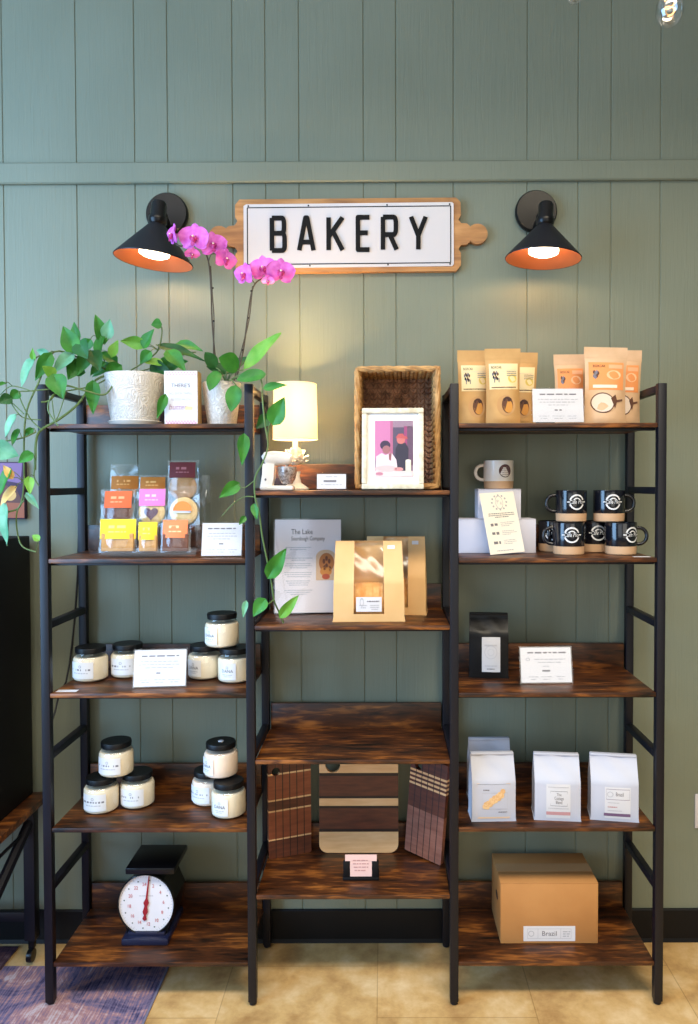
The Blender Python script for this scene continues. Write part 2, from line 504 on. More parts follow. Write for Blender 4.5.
LET = {'B': ([[(0,0),(0,1)], bow(0,.98,0,.53,.16), bow(0,.94,.53,1,.16)], 272.3, 285),
       'A': ([[(0,0),(.44,1),(.56,1),(1,0)], [(.18,.25),(.82,.25)]], 299.5, 313.5),
       'K': ([[(0,0),(0,1)], [(1,1),(.02,.42)], [(.3,.58),(1,0)]], 328.8, 342.5),
       'E': ([[(1,0),(0,0),(0,1),(1,1)], [(0,.52),(.85,.52)]], 358, 369.5),
       'R': ([[(0,0),(0,1)], bow(0,.95,.46,1,.17), [(.5,.46),(1,0)]], 383, 396.5),
       'Y': ([[(0,1),(.5,.42),(1,1)], [(.5,.42),(.5,0)]], 411, 425.5)}
for ch, (st, xa, xb) in LET.items():
    mb = MB()
    dy = -(xa-272)*.0095
    x0, zb_ = sp(xa, 251+dy); x1, zt_ = sp(xb, 219+dy)
    zt_ = sp(xa, 218.7+dy)[1]
    for k_, s_ in enumerate(st):
        stroke(mb, [(x0+(x1-x0)*u, zb_+(zt_-zb_)*v) for u, v in s_], .0145, -.0255-.0003*k_, -.0212)
    mb.build('letter', 'letter_black', sg)

# ------------------------------------------------------------------ wall sconces
MT['copper'] = mat('copper_lining', (205,118,72), rough=.42, metal=.55)
MT['bulb_on'] = mat('lit_bulb', (255,240,215), emit=(255,232,196), estr=9)
def sconce(label, pc, top, rim_l, rim_r, Ysh):
    p0 = P(pc[0], pc[1], YW-.01)
    t = thing('sconce_lamp', label, 'wall lamp', (p0.x, YW-.0005, p0.z), group='black sconces beside the sign')
    L_ = lambda v: Vector(v)-t.location
    rp = S(20.6, YW)
    RX = Matrix.Rotation(PI/2, 4, 'X')
    MB().lathe([(rp*.98, 0), (rp, .004), (rp, .018), (rp*.94, .023), (0.001, .024)], n=36, M=RX).build('back_plate', 'black_gloss', t)
    a = P(rim_l[0], rim_l[1], Ysh); b = P(rim_r[0], rim_r[1], Ysh)
    rc = L_((a+b)/2); R = (b-a).length/2
    tp = L_(P(top[0], top[1], Ysh))
    ax = (tp-rc); h = ax.length; ax.normalize()
    rot = Vector((0,0,1)).rotation_difference(ax).to_matrix().to_4x4()
    Mx = Matrix.Translation(rc) @ rot
    MB().lathe([(R, 0), (R*1.005, .003), (.026, h*.96), (.022, h)], n=40, M=Mx, cap=False).build('lamp_shade', 'black_metal', t)
    MB().lathe([(R-.001, .0005), (.024, h*.95), (.001, h*.96)], n=40, M=Mx, cap=False).build('shade_lining', 'copper', t)
    sk = MB().lathe([(.022, h-.002), (.027, h+.004), (.027, h+.02), (.023, h+.026), (.023, h+.06), (.018, h+.068), (.001, h+.07)], n=20, M=Mx)
    sk.build('socket', 'black_gloss', t)
    e = Mx @ Vector((0, 0, h+.045))
    ar = MB().tube([Vector((0, -.015, e.z-.002)), Vector((e.x*.4, -.05, e.z+.004)), Vector((e.x*.8, e.y*.75, e.z+.004)), e], [.012, .011, .011, .012], n=12)
    ar.ball((e.x*.5, e.y*.55, e.z+.004), .016, n=12, m=8)
    ar.build('arm', 'black_gloss', t)
    rb = S(15, Ysh)
    bz = h*.12
    MB().lathe([(.001, bz-.002), (rb*.7, bz), (rb*.97, bz+.006), (rb, bz+.014), (rb*.9, bz+.03), (.02, bz+.06), (.016, h*.9)], n=24, M=Mx).build('bulb', 'bulb_on', t)
    ld = bpy.data.lights.new('sconce_light', 'SPOT'); ld.energy = 2.0; ld.color = (1, .64, .30); ld.shadow_soft_size = .03
    ld.spot_size = math.radians(176); ld.spot_blend = .25
    lo = bpy.data.objects.new('sconce_light', ld); C.objects.link(lo); lo.parent = t
    lo.location = Mx @ Vector((0, 0, bz-.012))
    return t
sconce('black cone sconce with lit bulb, partly behind the orchid bloom', (167.5, 214.5), (157.3, 224), (115.3, 258.2), (191.8, 264.2), 2.29)
sconce('black cone sconce with lit bulb above the orange-labelled kraft pouches', (535.8, 212), (545, 225), (505.6, 261.2), (580.6, 257.2), 2.29)

# ------------------------------------------------------------------ hanging bulbs
MT['filament'] = mat('filament_glow', (255,190,120), emit=(255,190,110), estr=6)
MT['brass'] = mat('brass_cap', (150,120,70), rough=.3, metal=.9)
def bulb(label, px, pybot, Y, dia):
    p = P(px, pybot, Y)
    r = dia/2
    t = thing('hanging_bulb', label, 'light bulb', (p.x, p.y, p.z), group='hanging bulbs')
    MB().lathe([(.0005, 0), (r*.45, .0025), (r*.8, .012), (r, r*.95), (r*.92, r*1.6), (r*.6, r*2.35), (r*.42, r*2.9), (r*.4, r*3.2)], n=28, cap=False).build('glass_globe', 'bulb_glass', t)
    pts = [(r*.35*math.sin(k*.9), r*.35*math.cos(k*.9), r*.9+k*.0022) for k in range(14)]
    MB().tube(pts, .0007, n=5).build('filament', 'filament', t)
    MB().lathe([(r*.42, r*3.0), (r*.48, r*3.1), (r*.48, r*4.2), (r*.25, r*4.5), (.003, r*4.6)], n=18).build('socket', 'brass', t)
    MB().tube([(0, 0, r*4.5), (0, 0, ZC-.001-p.z)], .003, n=6).build('cord', 'black', t)
    return t
bulb('clear glass hanging bulb near the upper corner of the wall', 669.5, 26, 1.55, .056)
bulb('clear glass hanging bulb with only its tip in view, farther from the corner', 575, 3, 1.75, .05)

# ------------------------------------------------------------------ outlet
p = P(694.5, 793.5, YW); q2 = P(694.5, 827.5, YW)
oh = p.z-q2.z
t = thing('power_outlet', 'white electrical outlet plate low on the wall beside the shelving unit', 'outlet', (p.x+.036, YW-.0005, q2.z))
MB().box((-.036, -.006, 0), (.036, 0, oh), bevel=.002).build('cover_plate', 'white_gloss', t)
for zc in (oh*.3, oh*.7):
    s_ = MB().box((-.017, -.0085, zc-.014), (.017, -.006, zc+.014), bevel=.002)
    o = s_.build('socket', 'white_gloss', t)
    MB().box((-.008, -.0092, zc-.002), (-.006, -.0084, zc+.008)).box((.006, -.0092, zc-.002), (.008, -.0084, zc+.008)).build('slot', 'ink', o)

# ------------------------------------------------------------------ rugs
def rug_mat(name, cols, sc):
    m, N, L = newmat(name)
    b = N['Principled BSDF']; b.inputs['Roughness'].default_value = .95; b.inputs['Specular IOR Level'].default_value = .1
    tc = N.new('ShaderNodeTexCoord')
    n = N.new('ShaderNodeTexNoise'); n.inputs['Scale'].default_value = sc; n.inputs['Detail'].default_value = 6; n.inputs['Roughness'].default_value = .7; n.inputs['Distortion'].default_value = 1.6
    L.new(tc.outputs['Object'], n.inputs['Vector'])
    mp = N.new('ShaderNodeMapping'); mp.inputs['Scale'].default_value = (160, 7, 1)
    L.new(tc.outputs['Object'], mp.inputs['Vector'])
    n2 = N.new('ShaderNodeTexNoise'); n2.inputs['Scale'].default_value = 1; n2.inputs['Detail'].default_value = 4
    L.new(mp.outputs[0], n2.inputs['Vector'])
    v = N.new('ShaderNodeTexVoronoi'); v.inputs['Scale'].default_value = 9
    L.new(tc.outputs['Object'], v.inputs['Vector'])
    a = N.new('ShaderNodeMath'); a.operation = 'MULTIPLY_ADD'; a.inputs[1].default_value = .55
    L.new(n2.outputs['Fac'], a.inputs[0]); L.new(n.outputs['Fac'], a.inputs[2])
    a2 = N.new('ShaderNodeMath'); a2.operation = 'MULTIPLY_ADD'; a2.inputs[1].default_value = .06
    L.new(v.outputs['Distance'], a2.inputs[0]); L.new(a.outputs[0], a2.inputs[2])
    r = N.new('ShaderNodeValToRGB'); e = r.color_ramp.elements
    pos = [.62, .76, .88, .98, 1.0]
    e[0].position = pos[0]; e[0].color = rgb(*cols[0]); e[1].position = .99; e[1].color = rgb(*cols[-1])
    for k in range(1, len(cols)-1):
        q = e.new(pos[k]); q.color = rgb(*cols[k])
    L.new(a2.outputs[0], r.inputs['Fac']); L.new(r.outputs[0], b.inputs['Base Color'])
    bp = N.new('ShaderNodeBump'); bp.inputs['Strength'].default_value = .5; bp.inputs['Distance'].default_value = .003
    L.new(n2.outputs['Fac'], bp.inputs['Height']); L.new(bp.outputs[0], b.inputs['Normal'])
    return m
MT['rug'] = rug_mat('faded_rug', [(66,62,98), (122,112,146), (180,138,140), (200,190,204)], 6)
MT['rug2'] = rug_mat('dark_rug', [(26,22,36), (58,46,66), (84,62,70), (110,96,110)], 7)
MT['rug_hem'] = mat('rug_hem', (120,116,138), rough=.95)
a = at(163, 966.5, 0); b = at(148.5, 1024, 0)
xr = (a.x+b.x)/2
t = thing('rug', 'faded purple and pink patterned rug under the left end of the shelving unit', 'rug', (xr-.5, a.y-.75, 0))
MB().box((-.9, -.75, 0), (.4975, .75, .003), bevel=.001).build('pile', 'rug', t)
MB().box((.4975, -.75, 0), (.505, .75, .0036), bevel=.001).build('hem', 'rug_hem', t)
t = thing('rug', 'dark patterned rug under the wood-topped black table', 'rug', (-1.62, 2.10, 0))
MB().box((-.42, -.22, .0035), (.42, .32, .0065), bevel=.001).build('pile', 'rug2', t)

# ------------------------------------------------------------------ black cabinet on a metal table at the left edge
TX, TYR, TYF, TZ = -1.10, 2.435, 1.80, .505
tb = thing('side_table', 'black metal framed table with dark wooden top and caster feet beside the shelving unit', 'table', (-1.5, (TYR+TYF)/2, .0068))
to = Vector((-1.5, (TYR+TYF)/2, 0))
TZ_TOP = TZ+.0068
def tpart(mb, name, mt):
    o = mb.build(name, mt, tb); o.data.transform(Matrix.Translation(-to)); return o
tpart(MB().box((-1.9, TYF, TZ-.022), (TX, TYR, TZ), bevel=.002), 'tabletop', 'rack_wood')
for x in (-1.9, TX-.038):
    for y in (TYF+.03, TYR-.105):
        lg = tpart(MB().box((x, y, .07), (x+.034, y+.034, TZ-.022), bevel=.002), 'leg', 'black_metal')
        cs = MB().box((x+.007, y+.008, .04), (x+.027, y+.026, .07), bevel=.003)
        cs.lathe([(.006, -.009), (.02, -.008), (.021, 0), (.02, .008), (.006, .009)], n=18, M=Matrix.Translation((x+.017, y+.008, .021)) @ Matrix.Rotation(PI/2, 4, 'Y'))
        o = cs.build('caster', 'black_gloss', lg); o.data.transform(Matrix.Translation(-to))
xb = TX-.021
tpart(MB().tube([(xb, TYR-.10, TZ-.06), (xb, TYF+.06, .17)], .016, n=8), 'brace', 'black_metal')
tpart(MB().tube([(xb, TYR-.09, TZ-.075), (xb, TYF+.05, TZ-.075)], .005, n=8), 'side_rod', 'black_metal')
tpart(MB().box((-1.9, TYR-.10, .13), (TX-.04, TYR-.085, .16), bevel=.002), 'cross_bar', 'black_metal')
cz = P(28, 536, 2.42).z
cb = thing('cabinet', 'tall black cabinet standing on the low table with casters', 'cabinet', (-1.45, 2.28, TZ_TOP+.0004))
MT['cab_black'] = mat('cabinet_black', (7,7,10), rough=.6, spec=.25)
hz = cz-TZ_TOP
MB().box((-.30, -.14, 0), (.302, .145, hz), bevel=.004).build('body', 'cab_black', cb)
for x0, x1 in ((-.297, -.002), (.002, .299)):
    d = MB().box((x0, -.158, .01), (x1, -.1405, hz-.01), bevel=.002).build('door', 'cab_black', cb)
    xc = -.02 if x0 < -.1 else .02
    MB().tube([(xc, -.158, hz*.45), (xc, -.175, hz*.46), (xc, -.175, hz*.54), (xc, -.158, hz*.55)], .004, n=8).build('handle', 'black_gloss', d)

# small canvas print on the wall, behind the trailing plant
a = P(-12, 462, YW-.02); b = P(25, 519, YW-.02)
t = thing('canvas_picture', 'small purple and orange canvas on the wall behind trailing pothos', 'picture', ((a.x+b.x)/2, YW-.001, b.z))
w, h = (b.x-a.x)/2, a.z-b.z
MB().box((-w, -.02, 0), (w, 0, h), bevel=.002).build('canvas', ink('plum', (58,38,62)), t)
pr = Print(lambda u, v, o: (u, -.02-o, v))
pr.rect(-w*.98, w*.98, h*.02, h*.3, ink('rust', (148,84,58)), 0)
pr.poly([(-w*.9, h*.3), (w*.9, h*.28), (w*.6, h*.5), (-w*.2, h*.62)], ink('umber', (92,56,50)), 1)
pr.poly([(-w*.5, h*.7), (w*.8, h*.62), (w*.9, h*.98), (-w*.9, h*.98)], ink('mauve', (122,92,130)), 1)
pr.disc((w*.2, h*.42), w*.35, h*.1, ink('sand', (206,160,96)), 2)
pr.build('painting', t)

# black cable hanging behind the left end of the shelving unit
cpx = [(79, 480, 2.452), (78.5, 540, 2.452), (77.5, 575, 2.452), (75, 615, 2.452), (72.5, 640, 2.452), (69.5, 665, 2.445), (66, 682, 2.43), (62, 690, 2.40), (58, 699, 2.36), (55, 712, 2.33), (51, 724, 2.30), (49, 735, 2.28), (47.5, 800, 2.26), (47, 900, 2.25), (48, 969, 2.25)]
cpts = [P(*c_) for c_ in cpx]; cpts[-1].z = .007
mb = MB().tube(cpts, .0028, n=7)
MT['cable'] = mat('cable_rubber', (14,14,16), rough=.5)
tag(mb.build('power_cable', 'cable'), 'thin black power cable hanging down behind the jar shelf', 'cable')

# ------------------------------------------------------------------ light
def area(name, loc, target, sx, sy, e, col):
    ld = bpy.data.lights.new(name, 'AREA'); ld.shape = 'RECTANGLE'; ld.size = sx; ld.size_y = sy; ld.energy = e; ld.color = col
    o = bpy.data.objects.new(name, ld); C.objects.link(o); o.location = loc
    o.rotation_euler = (Vector(target)-Vector(loc)).to_track_quat('-Z', 'Y').to_euler()
    return o
area('window_daylight', (-2.55, .8, 1.75), (-.9, 2.45, 1.3), 1.8, 2.5, 138, (.36, .63, 1))
area('shopfront_daylight', (-1.3, -2.4, 1.7), (0, 2.4, 1.0), 2.4, 2.2, 24, (.86, .94, 1))
area('shopfront_daylight', (1.6, -2.4, 1.7), (.6, 2.4, 1.0), 2.4, 2.2, 33, (1, .95, .84))
for cx_, ce_, cc_ in ((.75, 42, (1, .87, .66)), (-.75, 27, (1, .93, .82))):
    cl_ = area('ceiling_light', (cx_, .40, 3.40), (cx_, 1.25, 0), 1.6, .5, ce_, cc_)
    cl_.data.spread = math.radians(118)
w = bpy.data.worlds.new('world'); bpy.context.scene.world = w; w.use_nodes = True
w.node_tree.nodes['Background'].inputs[0].default_value = (.80, .88, 1, 1)
w.node_tree.nodes['Background'].inputs[1].default_value = .06
sc = bpy.context.scene
sc.view_settings.view_transform = 'Standard'; sc.view_settings.look = 'None'
sc.view_settings.exposure = .12; sc.view_settings.gamma = 1; sc.view_settings.use_curve_mapping = False
sc.cycles.use_denoising = True
sc.cycles.max_bounces = 10; sc.cycles.transparent_max_bounces = 24
# ------------------------------------------------------------------ shelf heights: L side bay left, M middle, R side bay right
ZS, ZM = Z_SIDE, Z_MID
def X(px, Y, py=484): return P(px, py, Y).x
def YB(py, z, px=350): return at(px, py, z).y

# ---- clear sign holders with a printed card
def card_sign(label, x0, x1, y0, y1, z, Y, lean=.22, rot=0, printer=None, clear=True, cardcol='white', group=None, name='sign_holder', thick=.0015, ry=0):
    w = S(x1-x0, Y); h = S(y1-y0, Y)/math.cos(lean)
    hz = .0024*math.sin(lean)+.0004+abs(math.sin(ry))*w/2
    t = thing(name, label, 'sign', (X((x0+x1)/2, Y), Y, z+hz), rot, group, lean, ry)
    e = .004 if clear else 0
    if clear:
        mb = MB().box((-w/2, -.0022, 0), (w/2, -.0007, h), bevel=.0003, seg=1).box((-w/2, .0009, 0), (w/2, .0024, h), bevel=.0003, seg=1)
        cl, sl = math.cos(lean), math.sin(lean)
        f = lambda yy, zz: (yy*cl-zz*sl, yy*sl+zz*cl)          # world offsets back into the tilted frame
        b0, b1 = f(.003, .0), f(.055, .0)
        for xx in (-w/2, w/2-.0015):
            pass
        vs = []
        for xx in (-w/2, w/2):
            for (yy, zz) in ((.002, 0), (.055, 0), (.055, .0016), (.002, .0016)):
                q = f(yy, zz); vs.append((xx, q[0], q[1]))
        mb.add(vs, [(0,1,2,3), (7,6,5,4), (0,4,5,1), (1,5,6,2), (2,6,7,3), (3,7,4,0)])
        mb.build('acrylic_holder', 'clear', t)
        MB().box((-w/2+e, -.0005, e), (w/2-e, .0007, h-e)).build('card', cardcol, t)
        y0_ = -.0005
    else:
        MB().box((-w/2, -thick, 0), (w/2, 0, h), bevel=.0004, seg=1).build('card', cardcol, t)
        y0_ = -thick
    if printer:
        pr = Print(lambda u, v, o: (u*(w-2*e), y0_-o*.5, e+v*(h-2*e)))
        pr.asp = (w-2*e)/(h-2*e)
        printer(pr)
        if pr.mb.f: pr.build('print', t)
    return t
# u in -.5..5, v in 0..1 for these printers; text keeps its shape through asp
def ptext(pr, s, u, v, size, mt='ink', sx=1, shear=0):
    pr.text(s, u, v, size, mt, sx/pr.asp, shear)
def card_print(pr):
    pr.dashes(-.36, .36, .83, .042, 'ink_mid', 2, True)
    pr.para(-.43, .43, .68, 3, .085, .026)
    pr.dashes(-.07, .07, .36, .04, 'ink_mid', 2, True)
    for u in (-.4, -.12, .16): pr.para(u, u+.24, .18, 2, .07, .022)
def blend_print(pr):
    pr.dashes(-.36, .4, .85, .042, 'ink_mid', 2)
    pr.ring((-.36, .66), .03, .045, 'ink_soft', 1, 14)
    pr.para(-.28, .44, .66, 2, .09, .026)
    pr.dashes(-.06, .06, .46, .03, 'ink_soft', 2, True); pr.dashes(-.08, .08, .33, .05, 'ink_mid', 2, True)
    for u in (-.36, -.1, .18): pr.para(u, u+.2, .16, 2, .07, .024)

# ================================================================== kraft pouches (top shelf, far bay)
MT['kraft'] = mat('kraft_paper', (205,160,100), rough=.72, col2=(188,143,85), nscale=14, bump=.12, bscale=30)
MT['kraft_pale'] = mat('pale_kraft_paper', (222,184,146), rough=.7, col2=(206,166,126), nscale=14, bump=.12, bscale=30)
def pouch(name, label, cat, px0, px1, py0, z, Y, T, rot, mt, deco, group, top=.86, roll=0):
    w = S(px1-px0, Y); h = P(350, py0, Y).z - z
    t = thing(name, label, cat, (X((px0+px1)/2, Y), Y, z+.0008+abs(roll)*w/2*1.1), rot, group, 0, roll)
    def d(u, v):
        f = max(0, 1-(v/top))**.55 if v < top else 0
        f *= (1-abs(u)**2.6)*(.86+.14*math.cos(v*9+u*2))
        if v < .04: f *= .75 + v/.04*.25
        return .0012 + T/2*f
    def ww(v): return w/2*(1 - .05*math.sin(min(1, v/top)*PI) + (.02 if v > top else 0))
    front = lambda a, b: ((2*a-1)*ww(b), -d(2*a-1, b), b*h)
    back = lambda a, b: ((2*a-1)*ww(b), d(2*a-1, b), b*h)
    mb = MB().grid(front, 14, 22).grid(back, 14, 22)
    n = 15
    bot = [front(i/14, 0) for i in range(n)] + [back(i/14, 0) for i in range(n)]
    mb.add(bot, [(i, i+1, n+i+1, n+i) for i in range(14)])
    tp = [front(i/14, 1) for i in range(n)] + [back(i/14, 1) for i in range(n)]
    mb.add(tp, [(i, i+1, n+i+1, n+i) for i in range(14)])
    mb.build('pouch_body', mt, t)
    def fm(u, v, o): return (u*ww(v), -d(u, v)-o*1.6, v*h)
    pr = Print(fm)
    deco(pr)
    pr.build('printed_label', t)
    c = MB().grid(lambda a, b: fm(2*a-1, top+.012*b, .0006), 14, 1)
    c.build('crimp_seam', mt, t)
    return t
CR = ink('cream_label', (240,216,164)); BR = ink('chocolate', (96,58,40)); CAR = ink('caramel', (206,142,62)); ORG = ink('orange_label', (238,152,88)); LMN = ink('lemon_blob', (222,196,98)); SAL = ink('salmon', (240,176,132)); MIL = ink('milk_cream', (228,206,186))
def deco_choc(pr):
    pr.rect(-.82, .86, .46, .80, CR, 0, 10, 6)
    pr.text('BOXCAR', -.40, .748, .048, 'ink', 3.0, layer=2)
    pr.rect(-.72, .72, .71, .713, 'ink_soft', 2, 6)
    for k in range(9):
        pr.disc((-.62+.07*(k % 5)+.04*(k//5), .66-.06*(k//5)+.02*(k % 2)), .055, .022, ['ink_mid', BR, 'ink'][k % 3], 2, 8)
    pr.rect(-.55, -.5, .55, .61, 'ink_mid', 2); pr.rect(-.3, -.25, .55, .61, 'ink_mid', 2)
    pr.disc((.52, .6), .26, .055, LMN, 1, 16)
    for k in range(3): pr.dashes(.18, .78, .69-.025*k, .011, 'ink_mid', 2)
    pr.dashes(-.7, .75, .485, .014, BR, 2)
    pr.disc((.12, .25), .55, .135, ink('tan_wash', (196,150,98)), 1, 24)
    pr.disc((.2, .255), .34, .11, BR, 2, 20); pr.disc((.24, .235), .27, .085, CAR, 3, 20)
    pr.disc((.2, .325), .26, .03, ink('dark_choc', (66,38,28)), 4, 16)
def deco_org(pr):
    pr.rect(-.84, .84, .44, .80, ORG, 0, 10, 6)
    pr.text('BOXCAR', -.36, .748, .048, BR, 3.0, layer=2)
    pr.rect(.1, .78, .72, .77, SAL, 1, 4)
    pr.disc((.34, .635), .36, .06, ink('peach', (246,196,150)), 1, 16)
    for k in range(7): pr.disc((-.6+.06*(k % 4), .67-.05*(k//4)-.015*(k % 2)), .06, .025, [BR, 'ink_mid', ink('grey_blue', (128,124,140))][k % 3], 2, 8)
    pr.rect(-.66, .5, .465, .505, ink('pale_band', (250,226,200)), 2, 6)
    pr.disc((-.2, .27), .58, .135, BR, 1, 24); pr.disc((-.2, .27), .53, .12, MIL, 2, 24)
    pr.poly([(.2, .33), (.42, .38), (.5, .31), (.8, .325), (.8, .3), (.5, .28), (.4, .2)], BR, 3)
z = ZS[0]
GP = 'kraft treat pouches on the top shelf'
pouch('treat_pouch', 'kraft pouch nearest the wicker basket, yellow label and chocolate picture', 'pouch', 457.5, 490, 351, z, 2.285, .055, .05, 'kraft', deco_choc, GP)
pouch('treat_pouch', 'front yellow-labelled kraft pouch overlapping two similar pouches', 'pouch', 485.5, 520.5, 349.5, z, 2.225, .055, .02, 'kraft', deco_choc, GP, roll=-.01)
pouch('treat_pouch', 'yellow-labelled kraft pouch half hidden, just beside the white card stand', 'pouch', 503.5, 535.5, 353.5, z, 2.315, .05, -.04, 'kraft', deco_choc, GP, roll=.02)
pouch('treat_pouch', 'orange-labelled kraft pouch standing behind the white card stand', 'pouch', 554.5, 586, 355.5, z, 2.295, .05, .06, 'kraft_pale', deco_org, GP, roll=-.02)
pouch('treat_pouch', 'front orange-labelled pale kraft pouch, tallest of the top shelf', 'pouch', 582.5, 625.5, 348.5, z, 2.215, .055, .05, 'kraft_pale', deco_org, GP, roll=.015)
pouch('treat_pouch', 'orange-labelled kraft pouch at the end nearest the outer post', 'pouch', 608, 639, 351.5, z, 2.295, .05, -.05, 'kraft_pale', deco_org, GP, roll=.02)
card_sign('white printed card in clear stand between the kraft pouch groups', 531.5, 585, 388, 424.5, z, 2.172, .12, 0, card_print)

# ================================================================== mugs
MT['mug_black'] = mat('black_glaze', (18,19,26), rough=.16, coat=.4)
MT['mug_white'] = mat('white_glaze', (244,236,226), rough=.3, coat=.3)
MT['raw_clay'] = mat('raw_clay', (206,166,128), rough=.8)
MT['emblem_white'] = mat('emblem_white', (226,226,228), rough=.6)
def mug(label, loc, R, H, handle, emb, body, group):
    t = thing('mug', label, 'mug', loc, 0, group)
    zb_ = H*.27
    MB().lathe([(R*.9, 0), (R*.965, .003), (R*.985, zb_)], n=32, cap=True).build('clay_base', 'raw_clay', t)
    MB().lathe([(R*.985, zb_), (R, zb_+.002), (R, H-.002), (R*.985, H), (R*.95, H-.001), (R*.93, H*.3), (.001, H*.27)], n=36, cap=False).build('cup', body, t)
    pts = []
    hr = H*.26
    for k in range(11):
        a = -PI/2 + PI*k/10
        pts.append((R*.97 + hr*1.15*max(0, math.cos(a))**.75, 0, H*.58 + hr*math.sin(a)))
    MB().tube(pts, .0055, n=10, M=Matrix.Rotation(handle, 4, 'Z')).build('handle', body, t)
    pr = Print(cylmap(R, emb, H*.63))
    if body == 'mug_black':
        e = H*.245
        pr.ring((0, 0), e*.80, e, 'emblem_white', 1, 26, .32, PI-.32)
        pr.ring((0, 0), e*.80, e, 'emblem_white', 1, 26, PI+.32, 2*PI-.32)
        pr.ring((0, 0), e*.42, e*.55, 'emblem_white', 1, 16, .5, PI-.5)
        pr.text('Cafe Mor', 0, 0, e*.72, 'emblem_white', .72, .25)
        pr.rect(-e*1.25, -e*.98, -e*.05, e*.08, 'emblem_white', 1); pr.rect(e*.98, e*1.25, -e*.05, e*.08, 'emblem_white', 1)
        pr.build('emblem', t)
    else:
        pr.disc((0, 0), H*.23, H*.23, ink('maroon_brown', (92,62,62)), 1, 26)
        for k in range(5): pr.dashes(-H*.15, H*.15, H*.13-k*H*.065, H*.018, ink('rose_grey', (150,118,116)), 2)
        pr.build('emblem', t)
    return t
z = ZS[1]
GM = 'black mugs with clay bases'
R, H = .0475, .0965
def mp(px, Y, dz=0): return (X(px, Y), Y, z+.0002+dz)
mug('black mug at shelf front, nearest the tilted price sheet, handle towards the sheet', mp(569, 2.262), R, H, PI*.96, -.05, 'mug_black', GM)
mug('black mug at shelf front nearest the outer post, emblem turned towards the post', mp(621, 2.262), R, H, -.25, .47, 'mug_black', GM)
mug('black mug tucked behind in the lower row, seen between two front mugs', mp(595, 2.350), R, H, .55, -.03, 'mug_black', GM)
mug('black mug mostly hidden, only edge shows beside the white boxes', mp(553.5, 2.365), R, H, -PI*.62, -.3, 'mug_black', GM)
mug('black mug stacked on top, nearest the white mug', mp(571.2, 2.305, H+.0004), R, H, PI*.96, .12, 'mug_black', GM)
mug('black mug stacked on top, nearest the rear post, emblem at its middle', mp(609, 2.305, H+.0004), R, H, -.12, -.02, 'mug_black', GM)
# white boxes under the white mug
a = P(458, 519, 2.305); b = P(536, 519, 2.305)
MT['white_box'] = mat('white_cardboard', (206,204,216), rough=.6)
def carton(name, label, cat, x0, x1, y0, y1, z0, z1, mt, group=None):
    t = thing(name, label, cat, ((x0+x1)/2, (y0+y1)/2, z0), 0, group)
    w, d, h = (x1-x0)/2, (y1-y0)/2, z1-z0
    MB().box((-w, -d, 0), (w, d, h*.97), bevel=.001).build('box_body', mt, t)
    MB().box((-w, -d, h*.97+.0004), (w, d, h), bevel=.0008).build('box_flap', mt, t)
    return t
zlow = P(500, 519, 2.305).z
GB = 'white boxes under the white mug'
carton('white_box', 'wide white box lying flat on the shelf under a smaller one', 'box', a.x, b.x, 2.305, 2.408, z+.0002, zlow, 'white_box', GB)
a = P(478.3, 489, 2.315); b = P(521, 489, 2.315)
ztop = a.z
carton('white_box', 'smaller white box stacked under the white mug', 'box', a.x, b.x, 2.315, 2.405, zlow+.0004, ztop, 'white_box', GB)
mug('white mug with brown round emblem and clay base on stacked boxes', (X(498.5, 2.36), 2.36, ztop+.0004), .0472, P(498, 460.5, 2.33).z-ztop, PI*.97, .3, 'mug_white', None)
MT['cream_card'] = mat('cream_card', (243,236,222), rough=.6)
def sheet_print(pr):
    r_ = .165
    for k in range(12):
        a0 = 2*PI*k/12
        pr.disc((r_*1.28*math.cos(a0)+.02, .83+r_*.72*math.sin(a0)), .028, .017, 'ink_soft', 1, 8)
    pr.ring((.02, .83), .10, .112, 'ink_soft', 1, 22)
    pr.text('P', -.02, .84, .09, 'ink_soft', 1.5); pr.text('R', .07, .81, .07, 'ink_soft', 1.5)
    pr.para(-.36, .4, .65, 3, .03, .014, 'ink_mid')
    for k, v in enumerate((.47, .33, .18)):
        pr.dashes(-.34, -.14, v, .045, 'ink_mid', 2)
        pr.para(-.05, .4, v+.03, 3, .028, .012, center=False)
    pr.dashes(-.3, .2, .05, .016, 'ink_soft', 2, True)
card_sign('cream paper price sheet leaning askew against the white boxes', 488.5, 527, 494, 555, z, 2.245, .30, .30, sheet_print, clear=False, cardcol='cream_card', name='price_sheet', ry=-.055)
tagm = MB().box((-.024, -.009, 0), (.024, .009, .0008)).build('shelf_tag', 'white', None)
p_ = at(642, 557, z); tagm.location = (p_.x, p_.y+.004, z+.0003)
tag(tagm, 'small white paper tag on the shelf edge beside the black mugs', 'tag', 'shelf tags')

